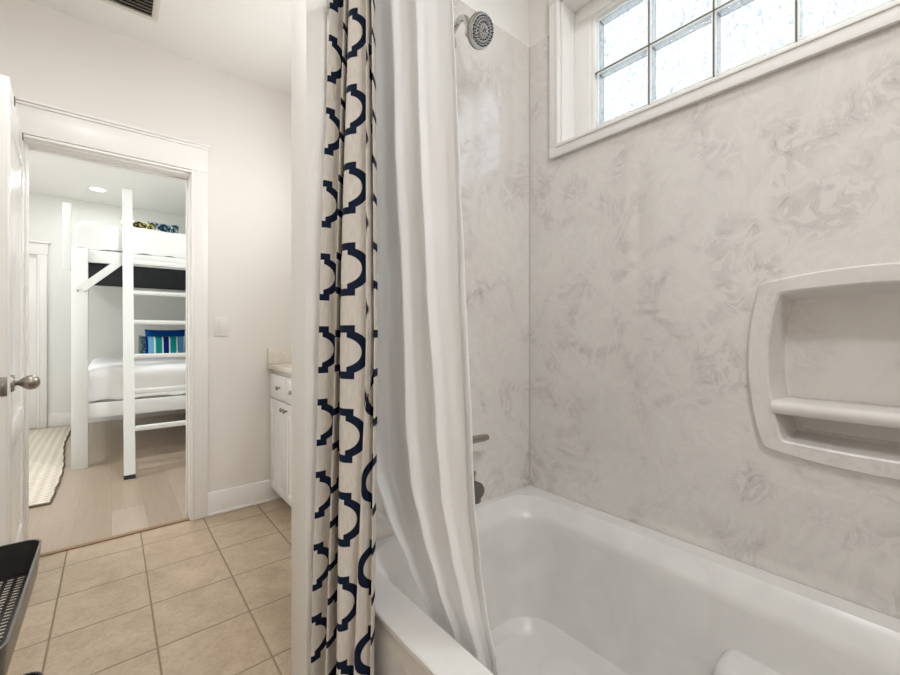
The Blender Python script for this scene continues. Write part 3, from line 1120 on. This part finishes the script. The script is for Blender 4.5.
# z, y at the left edge, y at the right edge, x, fold depth
LT = [(2.03, 0.935, 0.620, 0.510, 0.020), (1.70, 0.935, 0.612, 0.516, 0.024), (1.20, 0.945, 0.598, 0.526, 0.027), (0.92, 0.955, 0.584, 0.536, 0.027),
      (0.77, 0.945, 0.584, 0.544, 0.026), (0.66, 0.895, 0.578, 0.553, 0.023), (0.56, 0.835, 0.572, 0.566, 0.020), (0.46, 0.775, 0.560, 0.580, 0.016), (0.30, 0.70, 0.55, 0.610, 0.014)]
NU, NZL = 150, 110
grid = []
uvl = bm.loops.layers.uv.new('UVMap')
for iz in range(NZL + 1):
    z = 0.30 + (2.03 - 0.30) * iz / NZL
    yl, yr, xc, amp = lerp_tab(LT, z)
    row = []
    for k in range(NU + 1):
        u = k / NU
        uu = u + 0.035 * math.sin(2 * PI * (1.3 * u + 0.2)) + 0.022 * math.sin(z * 2.1 + 5 * u)
        drift = 0.16 * (z - 1.2)
        ph = 2 * PI * (2.7 * uu + drift + 0.70)
        s_ = math.sin(ph)
        # broad folds with one sharper crease each
        cr = math.exp(-((math.fmod(ph / (2 * PI) + 10.0, 1.0) - 0.62) / 0.055) ** 2)
        fold = 0.62 * amp * (0.62 * s_ + 0.16 * math.sin(2 * ph + 0.7 + 0.8 * z) - 0.30 * cr + 0.12 * math.sin(5 * ph * 0.61 + 1.7 + z))
        yy = yl + (yr - yl) * u + amp * 0.30 * math.cos(ph) * (1 if 0.03 < u < 0.97 else 0.3)
        wz = 0.005 * mnoise.noise(Vector((u * 5, z * 3, 1.7))) + 0.0018 * mnoise.noise(Vector((u * 22, z * 9, 5.7)))
        xx = xc + fold + wz - 0.016 * math.exp(-u / 0.14) * (1 if z > 0.8 else max(0, (z - 0.55) / 0.25))
        row.append(bm.verts.new((max(xx, 0.484), yy, z)))
    grid.append(row)
for iz in range(NZL):
    for k in range(NU):
        f = bm.faces.new((grid[iz][k], grid[iz][k + 1], grid[iz + 1][k + 1], grid[iz + 1][k]))
lin_o = obj('shower_curtain_liner', bm, M_LINER, None, 80)
so = lin_o.modifiers.new('thickness', 'SOLIDIFY')
so.thickness = 0.0010
tag(lin_o, 'plain white shower liner hanging beside the patterned curtain into the tub', 'shower liner')
# hem turned back along the free edge of the liner
bm = bmesh.new()
k0 = NU - 9
me_v = lin_o.data.vertices
W1 = NU + 1
hg = []
for iz in range(NZL + 1):
    r_ = []
    for k in (k0, k0 + 3, k0 + 6, NU):
        c = me_v[iz * W1 + k].co
        d_ = Vector((-0.0018, -0.0018, 0))
        jit = 0.0012 * math.sin(iz * 1.9 + k) if k == k0 else 0
        r_.append(bm.verts.new(c + d_ + Vector((0, jit, 0))))
    hg.append(r_)
for iz in range(NZL):
    for k in range(3):
        bm.faces.new((hg[iz][k], hg[iz][k + 1], hg[iz + 1][k + 1], hg[iz + 1][k]))
hem = obj('hem', bm, M_LINER, lin_o, 80)
so = hem.modifiers.new('thickness', 'SOLIDIFY')
so.thickness = 0.0012
# rings carry both cloths on the rod
RINGS = [0.60 + 0.052 * i for i in range(8)]
for i, y_ in enumerate(RINGS):
    bm = bmesh.new()
    pts = [(XR + 0.030 * math.cos(2 * PI * k / 24), y_ + 0.004 * math.sin(4 * PI * k / 24), ZROD - 0.012 + 0.036 * math.sin(2 * PI * k / 24)) for k in range(25)]
    bm_tube(bm, pts, 0.0018, 8, False)
    tag(obj('curtain_ring', bm, M_CHROME), 'thin chrome curtain ring on the shower rod', 'curtain ring', 'curtain rings on the rod')

# ---------------------------------------------------------------- light switch, ceiling vent, lamps
sw = thing('light_switch', 'white rocker light switch right of the doorway', 'light switch', (0.525, YD, 1.155))
bm = bmesh.new()
frame = (0.487, 0.563, 1.096, 1.214)
bm_box(bm, 0.487, 0.563, YD - 0.006, YD, 1.096, 1.214, 0.0025)
bm_box(bm, 0.506, 0.544, YD - 0.0085, YD - 0.004, 1.120, 1.190, 0.001)
obj('cover_plate', bm, M_PLATE, sw)
bm = box(0.510, 0.540, YD - 0.012, YD - 0.006, 1.124, 1.186, 0.001)
for v in bm.verts:
    if v.co.y < YD - 0.010 and v.co.z < 1.15:
        v.co.y += 0.004
obj('rocker', bm, M_PLATE, sw)

vt = thing('ceiling_vent', 'grey louvred air vent in the bathroom ceiling', 'ceiling vent', (0.0, 2.45, ZC))
bm = bmesh.new()
for a in ((-0.185, 0.185, 2.600, 2.625), (-0.185, 0.185, 2.285, 2.310), (-0.185, -0.160, 2.310, 2.600), (0.158, 0.185, 2.310, 2.600)):
    bm_box(bm, a[0], a[1], a[2], a[3], ZC - 0.008, ZC - 0.0005, 0.002)
obj('vent_frame', bm, M_VENT, vt)
obj('duct_opening', box(-0.160, 0.158, 2.310, 2.600, ZC - 0.002, ZC - 0.0005), M_VENTDARK, vt)
bm = bmesh.new()
for i in range(11):
    y = 2.325 + i * 0.0255
    b2 = box(-0.158, 0.156, -0.014, 0.014, -0.0012, 0.0012)
    b2.transform(Matrix.Translation((0, y, ZC - 0.010)) @ Matrix.Rotation(math.radians(40), 4, 'X'))
    me = bpy.data.meshes.new('tmp')
    b2.to_mesh(me)
    b2.free()
    bm.from_mesh(me)
    bpy.data.meshes.remove(me)
obj('louvres', bm, mat('vent louvre enamel', rgb(150, 142, 130), 0.5), vt)


def added_flush_lamp(x, y, label):  # fixture body for the lamps added outside the view
    t = thing('added_ceiling_lamp', label, 'ceiling lamp', (x, y, ZC), None)
    obj('lamp_base', lathe([(0.20, 0.0), (0.20, 0.030), (0.19, 0.036), (0.05, 0.036)], (x, y, ZC), (0, 0, -1), 40), M_CHROME, t)
    obj('diffuser', lathe([(0.185, 0.036), (0.185, 0.055), (0.17, 0.072), (0.10, 0.082), (0.02, 0.084)], (x, y, ZC), (0, 0, -1), 40), M_LAMP, t)


added_flush_lamp(0.10, -0.55, 'added round flush ceiling lamp above the near end of the tub')
added_flush_lamp(-0.25, 1.75, 'added round flush ceiling lamp between the tub and the doorway')
vl = thing('added_vanity_light', 'added three globe wall light, unseen above the vanity', 'wall light', (XW, 2.02, 2.05))  # fixture added around the hidden vanity fill lamp
obj('back_plate', box(XW - 0.012, XW + 0.006, 1.72, 2.32, 2.00, 2.10, 0.004), M_NICKEL, vl)
for y_ in (1.82, 2.02, 2.22):
    a_ = obj('lamp_arm', tube([(XW - 0.010, y_, 2.05), (XW - 0.075, y_, 2.05), (XW - 0.085, y_, 2.06)], 0.008, 10), M_NICKEL, vl)
    obj('globe', lathe([(0.02, -0.05), (0.038, -0.038), (0.05, 0.0), (0.038, 0.035), (0.02, 0.046)], (XW - 0.095, y_, 2.105), (0, 0, 1), 20), M_LAMP, a_)
for i_, (x_, y_) in enumerate(((-0.12, 6.1), (-1.3, 4.2), (0.35, 3.45), (0.86, 0.28))):  # only the first is seen; the rest are added for brightness
    t = thing('recessed_downlight', ['round lit downlight in the bunk room ceiling above the bed', 'added unseen round lit downlight above the rug', 'added unseen round lit downlight just inside the bunk room doorway', 'added unseen round lit downlight in the ceiling over the bathtub'][i_],
              'downlight', (x_, y_, ZC), 'recessed downlights')
    obj('trim_ring', lathe([(0.085, 0.0), (0.085, 0.004), (0.075, 0.008), (0.064, 0.006)], (x_, y_, ZC), (0, 0, -1), 32), M_TRIM, t)
    obj('lens', lathe([(0.070, 0.002), (0.068, 0.009), (0.03, 0.011)], (x_, y_, ZC), (0, 0, -1), 32), M_LAMP, t)

# ---------------------------------------------------------------- vanity
VX = 0.812
vn = thing('vanity_cabinet', 'white vanity cabinet with knobs behind the partition', 'vanity cabinet', (1.05, 2.2, 0))
VY1, VY0 = YD - 0.004, 1.32
bm = box(VX + 0.020, XW + 0.004, VY0, VY1, 0.086, 0.875, 0.002)
bm_box(bm, VX + 0.075, XW + 0.004, VY0 + 0.01, VY1 - 0.028, 0.0, 0.088)
obj('cabinet_body', bm, M_CAB, vn)
NB = 5
bw = (VY1 - 0.012 - VY0) / NB
for i in range(NB):
    y1 = VY1 - 0.012 - i * bw
    y0 = y1 - bw + 0.006
    # door
    bm = bmesh.new()
    fr = 0.050
    bm_box(bm, VX, VX + 0.019, y0, y0 + fr, 0.094, 0.685, 0.0015)
    bm_box(bm, VX, VX + 0.019, y1 - fr, y1, 0.094, 0.685, 0.0015)
    bm_box(bm, VX, VX + 0.019, y0 + fr, y1 - fr, 0.094, 0.094 + fr, 0.0015)
    bm_box(bm, VX, VX + 0.019, y0 + fr, y1 - fr, 0.685 - fr, 0.685, 0.0015)
    bm_box(bm, VX + 0.007, VX + 0.018, y0 + fr - 0.004, y1 - fr + 0.004, 0.094 + fr - 0.004, 0.685 - fr + 0.004)
    bm_box(bm, VX + 0.003, VX + 0.010, y0 + fr + 0.018, y1 - fr - 0.018, 0.094 + fr + 0.018, 0.685 - fr - 0.018, 0.004, 1)
    d_ = obj('door', bm, M_CAB, vn)
    ky = y0 + 0.026 if i % 2 == 0 else y1 - 0.026
    obj('knob', lathe([(0.006, 0.0), (0.005, 0.010), (0.012, 0.016), (0.014, 0.021), (0.010, 0.026), (0.002, 0.027)], (VX, ky, 0.645), (-1, 0, 0), 18), M_NICKEL, d_)
    bm = box(VX, VX + 0.019, y0, y1, 0.695, 0.848, 0.0015)
    bm_box(bm, VX - 0.003, VX + 0.002, y0 + 0.022, y1 - 0.022, 0.717, 0.826, 0.002)
    d_ = obj('drawer', bm, M_CAB, vn)
    obj('knob', lathe([(0.006, 0.0), (0.005, 0.010), (0.012, 0.016), (0.014, 0.021), (0.010, 0.026), (0.002, 0.027)], (VX - 0.003, (y0 + y1) / 2 - 0.06 * (i == 0), 0.772), (-1, 0, 0), 18), M_NICKEL, d_)
ct = tag(obj('countertop', box(VX - 0.020, XW + 0.004, VY0 - 0.02, YD - 0.002, 0.878, 0.912, 0.004), M_COUNTER), 'cream stone countertop on the white vanity', 'countertop')
bm = box(VX - 0.014, XW - 0.02, YD - 0.022, YD - 0.002, 0.9125, 1.012, 0.002)
obj('side_splash', bm, M_COUNTER, ct)
obj('back_splash', box(XW - 0.018, XW + 0.004, VY0, YD - 0.002, 0.9125, 1.012, 0.002), M_COUNTER, ct)

# ---------------------------------------------------------------- steel utility cart at the lower left
TX1, TX0, TY0, TY1, TZ = -0.117, -0.44, 0.850, 1.276, 0.663
cart = thing('utility_cart', 'steel cart with a perforated dark tray before the open door', 'utility cart', (-0.28, 1.06, 0))


def tray(z, name, mt, inner_mt):
    bm = bmesh.new()
    h, th = 0.068, 0.0016
    tp = 0.006
    bm_loops(bm, [rrect(TX0 + tp, TX1 - tp, TY0 + tp, TY1 - tp, z - h, 0.026), rrect(TX0, TX1, TY0, TY1, z - 0.003, 0.030),
                  rrect(TX0 - 0.001, TX1 + 0.001, TY0 - 0.001, TY1 + 0.001, z, 0.030),
                  rrect(TX0 + 0.003, TX1 - 0.003, TY0 + 0.003, TY1 - 0.003, z, 0.028)], False)
    w_ = obj(name, bm, mt, cart)
    bm = bmesh.new()
    bm_loops(bm, [rrect(TX0 + 0.003, TX1 - 0.003, TY0 + 0.003, TY1 - 0.003, z - 0.0005, 0.028), rrect(TX0 + tp + th, TX1 - tp - th, TY0 + tp + th, TY1 - tp - th, z - h, 0.025)], False)
    obj('tray_lining', bm, inner_mt, w_)
    # perforated bottom: each cell is a frame round a slot
    bm = bmesh.new()
    cx, cy = 0.0150, 0.0115
    x0, x1, y0, y1 = TX0 + tp + 0.002, TX1 - tp - 0.002, TY0 + tp + 0.002, TY1 - tp - 0.002
    nx, ny = int((x1 - x0) / cx), int((y1 - y0) / cy)
    cx, cy = (x1 - x0) / nx, (y1 - y0) / ny
    for j in range(ny):
        for i in range(nx):
            a, b = x0 + i * cx, y0 + j * cy
            A = [(a, b), (a + cx, b), (a + cx, b + cy), (a, b + cy)]
            m_ = 0.26 if j % 2 == 0 else 0.26
            sx = 0.20 * cx
            B = [(a + sx, b + 0.22 * cy), (a + cx - sx, b + 0.22 * cy), (a + cx - sx, b + 0.78 * cy), (a + sx, b + 0.78 * cy)]
            va_ = [bm.verts.new((p[0], p[1], z - h + 0.001)) for p in A]
            vb_ = [bm.verts.new((p[0], p[1], z - h + 0.001)) for p in B]
            edge_cell = i < 1 or j < 1 or i > nx - 2 or j > ny - 2
            if edge_cell:
                bm.faces.new(va_)
                for v in vb_:
                    bm.verts.remove(v)
                continue
            for k in range(4):
                bm.faces.new((va_[k], va_[(k + 1) % 4], vb_[(k + 1) % 4], vb_[k]))
    bmesh.ops.remove_doubles(bm, verts=bm.verts[:], dist=1e-5)
    fl = obj('perforated_bottom', bm, inner_mt, w_)
    so_ = fl.modifiers.new('thickness', 'SOLIDIFY')
    so_.thickness = 0.0012
    return w_


tray(TZ, 'upper_tray', M_STEEL, M_DKSTEEL)
tray(0.372, 'lower_tray', M_BLACK, M_BLACK)
for px_, py_ in ((TX0 + 0.04, TY0 + 0.004), (TX0 + 0.04, TY1 - 0.004), (TX1 - 0.14, TY0 + 0.004), (TX1 - 0.14, TY1 - 0.004)):
    yy = py_ + (0.012 if py_ < 1 else -0.012)
    p_ = obj('post', tube([(px_, yy, 0.065), (px_, yy, TZ - 0.006)], 0.008, 12), M_BLACK, cart)
    obj('caster', lathe([(0.012, -0.011), (0.030, -0.010), (0.032, 0.0), (0.030, 0.010), (0.012, 0.011)], (px_, yy, 0.0325), (1, 0, 0), 20), M_BLACK, p_)

# ---------------------------------------------------------------- bunk bed
BYF = 4.51
bb = thing('bunk_bed', 'tall white timber bunk bed seen through the doorway', 'bunk bed', (0.55, 5.5, 0))
PXL, PXR = -0.252, 1.38
for x0 in (PXL, PXR - 0.102):
    obj('post', box(x0, x0 + 0.102, BYF, BYF + 0.102, 0, 1.815, 0.004), M_BED, bb)
g0, g1 = PXL + 0.102, PXR - 0.102
obj('upper_rail', box(g0, g1, BYF + 0.012, BYF + 0.052, 1.705, 1.808, 0.004), M_BED, bb)
obj('lower_rail', box(g0, g1, BYF + 0.012, BYF + 0.052, 0.405, 0.528, 0.004), M_BED, bb)
for z0, z1 in ((1.705, 1.808), (0.405, 0.528)):
    obj('back_rail', box(PXL, PXR, 6.60, 6.742, z0, z1, 0.004), M_BED, bb)
    for x0 in (PXL + 0.012, PXR - 0.052):
        obj('side_rail', box(x0, x0 + 0.040, BYF + 0.102, 6.60, z0, z1, 0.004), M_BED, bb)
# knee brace from the front post up to the upper rail
bm = bmesh.new()
pa, pb = Vector((PXL + 0.06, 0, 1.475)), Vector((0.075, 0, 1.745))
dv = (pb - pa).normalized()
nv = Vector((-dv.z, 0, dv.x)) * 0.028
cs_ = []
for y_ in (BYF - 0.008, BYF + 0.012):
    cs_.append([(p.x, y_, p.z) for p in (pa - nv, pb - nv, pb + nv, pa + nv)])
bm_loops(bm, cs_, True, True)
br = obj('knee_brace', bm, M_BED, bb)
for dx in (0.0, 0.045):
    obj('bolt_head', lathe([(0.008, 0), (0.008, 0.004), (0.004, 0.006)], (PXL + 0.04 + dx, BYF - 0.001, 1.462), (0, -1, 0), 10), M_NICKEL, br)
# board fixed to the outer face of the front post and rising above it
bm = box(PXL - 0.052, PXL - 0.001, BYF + 0.015, BYF + 0.050, 1.625, 2.17, 0.003)
obj('guard_board', bm, M_BED, bb)
# slats / decks
for z in (0.465, 1.715):
    bm = bmesh.new()
    for i in range(12):
        y = BYF + 0.16 + i * 0.155
        bm_box(bm, PXL + 0.05, PXR - 0.05, y, y + 0.09, z, z + 0.02)
    obj('slats', bm, M_BED, bb)

# charcoal underside base of the upper bunk
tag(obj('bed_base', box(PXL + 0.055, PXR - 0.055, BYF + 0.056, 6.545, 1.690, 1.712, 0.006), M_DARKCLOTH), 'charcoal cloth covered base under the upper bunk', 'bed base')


def rounded_block(x0, x1, y0, y1, z0, z1, r, sub=3):
    return box(x0, x1, y0, y1, z0, z1, r, 5)


tag(obj('mattress', rounded_block(PXL + 0.11, PXR - 0.06, BYF + 0.115, 6.49, 0.487, 0.745, 0.04), M_MATT), 'white mattress on the lower bunk under the duvet', 'mattress')
tag(obj('mattress', rounded_block(PXL + 0.09, PXR - 0.06, BYF + 0.125, 6.49, 1.737, 1.965, 0.04), M_MATT), 'white mattress on the upper bunk under the duvet', 'mattress')


def duvet(x0, x1, y0, y1, ztop, drop, seed, puff, front=True):
    """a quilt: top sheet with soft rounded edges hanging down in front and at the left end"""
    bm = bmesh.new()
    nu, nv = 70, 70
    R = 0.07
    def prof(s, L, dropl):
        # s from -dropl..L : below 0 hangs down, rounded at the edge
        if s < 0:
            return (0.0, -R + s) if s < -R * 0 else (0, 0)
        return None
    rows = []
    for j in range(nv + 1):
        row = []
        sy = -drop + (y1 - y0 + drop) * j / nv
        for i in range(nu + 1):
            sx = -drop * 0.85 + (x1 - x0 + drop * 0.85) * i / nu

            def bend(s):
                if s >= R * 1.2:
                    return s, 0.0
                a = R * PI / 2
                t = (R * 1.2 - s)
                if t < a:
                    th = t / R
                    return R * 1.2 - R * math.sin(th), -(R - R * math.cos(th))
                return R * 0.2, -R - (t - a)
            px_, dz1 = bend(sx)
            py_, dz2 = bend(sy)
            n = mnoise.noise(Vector((px_ * 4 + seed, py_ * 3, sx + sy)))
            n2 = mnoise.noise(Vector((px_ * 11 + seed, sy * 1.5, 2.0)))
            hang = 1.0 if dz2 < -R or dz1 < -R else 0.0
            z = ztop + min(dz1, dz2) + puff * n
            y = y0 + py_ - hang * 0.012 * n2 * (1 if dz2 < -R else 0) + (0.010 * n2 if hang else 0)
            x = x0 + px_ - (0.012 * n2 if dz1 < -R else 0)
            z = max(z, ztop - drop)
            row.append(bm.verts.new((x, y, z)))
        rows.append(row)
    for j in range(nv):
        for i in range(nu):
            bm.faces.new((rows[j][i], rows[j][i + 1], rows[j + 1][i + 1], rows[j + 1][i]))
    return bm


du = tag(obj('duvet', duvet(PXL + 0.060, PXR - 0.06, BYF + 0.068, 6.46, 0.815, 0.275, 1.0, 0.014), M_SHEET, None, 80), 'crumpled white duvet on the lower bunk', 'duvet')
du.modifiers.new('thickness', 'SOLIDIFY').thickness = 0.016
du.modifiers[0].offset = 0
du = tag(obj('duvet', duvet(PXL + 0.012, PXR - 0.05, BYF + 0.072, 6.46, 2.060, 0.235, 7.0, 0.018), M_SHEET, None, 80), 'puffy white duvet on the upper bunk', 'duvet')
du.modifiers.new('thickness', 'SOLIDIFY').thickness = 0.016
du.modifiers[0].offset = 0


def cushion(w, h, t, fringe=False):
    """a stuffed cushion standing in the x-z plane, centred at the origin of its bottom edge"""
    bm = bmesh.new()
    uvl_ = bm.loops.layers.uv.new('UVMap')
    n = 18
    sides = []
    for s in (1, -1):
        g_ = []
        for j in range(n + 1):
            r_ = []
            for i in range(n + 1):
                a, b = i / n * 2 - 1, j / n * 2 - 1
                pin = 1 - 0.05 * (1 - b * b) * abs(a) ** 3
                pinz = 1 - 0.06 * (1 - a * a) * abs(b) ** 3
                d_ = t / 2 * ((1 - a ** 4) * (1 - b ** 4)) ** 0.5
                r_.append(bm.verts.new((a * w / 2 * pin, -s * d_, h / 2 + b * h / 2 * pinz)))
            g_.append(r_)
        sides.append(g_)
        for j in range(n):
            for i in range(n):
                q = [(i, j), (i + 1, j), (i + 1, j + 1), (i, j + 1)]
                f = bm.faces.new([g_[b][a] for a, b in (q if s > 0 else q[::-1])])
                for lp, (a, b) in zip(f.loops, (q if s > 0 else q[::-1])):
                    lp[uvl_].uv = (a / n, b / n)
    bmesh.ops.remove_doubles(bm, verts=bm.verts[:], dist=1e-5)
    return bm


def place_cushion(name, bm, m, loc, lean, turn, label, cat, group=None):
    o = obj(name, bm, m, None, 60)
    o.location = loc
    o.rotation_euler = (-lean, 0, turn)
    return tag(o, label, cat, group)


sp_ = place_cushion('throw_pillow', cushion(0.40, 0.25, 0.11), M_STRIPE, (0.50, 5.92, 0.832), 0.20, 0.0,
                    'blue, teal and white striped pillow on the lower bunk', 'pillow', 'pillows on the lower bunk')
place_cushion('throw_pillow', cushion(0.43, 0.335, 0.14), M_BLUE, (0.535, 6.315, 0.832), 0.20, 0.03,
              'plain royal blue pillow behind the striped one', 'pillow', 'pillows on the lower bunk')
dk = place_cushion('throw_pillow', cushion(0.30, 0.25, 0.10), M_DKTEAL, (0.415, 6.115, 0.832), 0.18, -0.03,
                   'dark teal fringed pillow peeking out left of the blue ones', 'pillow', 'pillows on the lower bunk')
bm = bmesh.new()
for i in range(26):
    z = 0.012 + i * 0.0098
    dx = 0.022 + 0.006 * math.sin(i * 2.3)
    bm_tube(bm, [(-0.145, 0.0, z), (-0.145 - dx * 0.6, -0.004 * math.sin(i), z - 0.002), (-0.145 - dx, 0.0, z - 0.006)], [0.003, 0.003, 0.002], 6)
obj('fringe', bm, M_DKTEAL, dk, local=False)
place_cushion('throw_pillow', cushion(0.34, 0.36, 0.12), M_OLIVE, (0.25, 6.0, 2.105), 0.30, 0.05,
              'olive leaf print cushion on the upper bunk beside the ladder', 'pillow', 'cushions on the upper bunk')
place_cushion('throw_pillow', cushion(0.32, 0.41, 0.12), M_TEAL, (0.50, 6.15, 2.105), 0.30, -0.04,
              'blue leaf print cushion on the upper bunk', 'pillow', 'cushions on the upper bunk')

# ladder leaning on the upper rail
ld = thing('bunk_ladder', 'white wooden ladder leaning on the upper bunk rail', 'ladder', (0.32, 4.0, 0))


def lad_y(z):
    return 3.985 + 0.262 * z


for x0 in (0.072, 0.575):
    bm = bmesh.new()
    hw = 0.026
    bm_loops(bm, [[(x, lad_y(z) + dy, z) for x, dy in ((x0, -hw), (x0 + 0.070, -hw), (x0 + 0.070, hw), (x0, hw))] for z in (0.028, 2.38)], True, True)
    st_ = obj('stringer', bm, M_BED, ld)
    bm = bmesh.new()
    bm_loops(bm, [[(x, lad_y(z) + dy, z) for x, dy in ((x0 - 0.001, -hw - 0.001), (x0 + 0.071, -hw - 0.001), (x0 + 0.071, hw + 0.001), (x0 - 0.001, hw + 0.001))] for z in (0.0, 0.03)], True, True)
    obj('rubber_foot', bm, M_BLACK, st_)
for z in (0.36, 0.645, 0.925, 1.205, 1.455, 1.72):
    y = lad_y(z)
    obj('rung', box(0.142, 0.575, y - 0.030, y + 0.024, z - 0.018, z + 0.018, 0.006), M_BED, ld)

# braided rug
bm = bmesh.new()
RX0, RY0, RY1 = -1.75, 3.71, 6.60
edge = []
NB_ = 80
for i in range(NB_ + 1):
    y = RY0 + (RY1 - RY0) * i / NB_
    edge.append((-0.295 - 0.028 * (y - RY0) + 0.014 * math.sin(y * 3.1) + 0.003 * math.sin(y * 23), y))
top = [[bm.verts.new((RX0 + (ex - RX0) * k / 10, y, 0.014)) for k in range(11)] for ex, y in edge]
bot = [[bm.verts.new((RX0 + (ex - RX0) * k / 10, y, 0.0008)) for k in range(11)] for ex, y in edge]
for g_, fl in ((top, False), (bot, True)):
    for a, b in zip(g_, g_[1:]):
        for k in range(10):
            q = (a[k], a[k + 1], b[k + 1], b[k])
            bm.faces.new(q[::-1] if fl else q)
for i in range(NB_):
    bm.faces.new((top[i][10], bot[i][10], bot[i + 1][10], top[i + 1][10]))
    bm.faces.new((top[i][0], top[i + 1][0], bot[i + 1][0], bot[i][0]))
for i in (0, NB_):
    for k in range(10):
        bm.faces.new((top[i][k], top[i][k + 1], bot[i][k + 1], bot[i][k]))
rg = tag(obj('braided_rug', bm, M_RUG), 'cream braided rug on the bunk room floor', 'rug')
bm = bmesh.new()
pts = [(ex + 0.001, y, 0.008) for ex, y in edge]
bm_tube(bm, [(RX0, RY0, 0.008)] + [(RX0 + (edge[0][0] - RX0) * k / 6, RY0, 0.008) for k in range(1, 6)] + pts, 0.0075, 8)
obj('bound_edge', bm, M_RUGEDGE, rg)
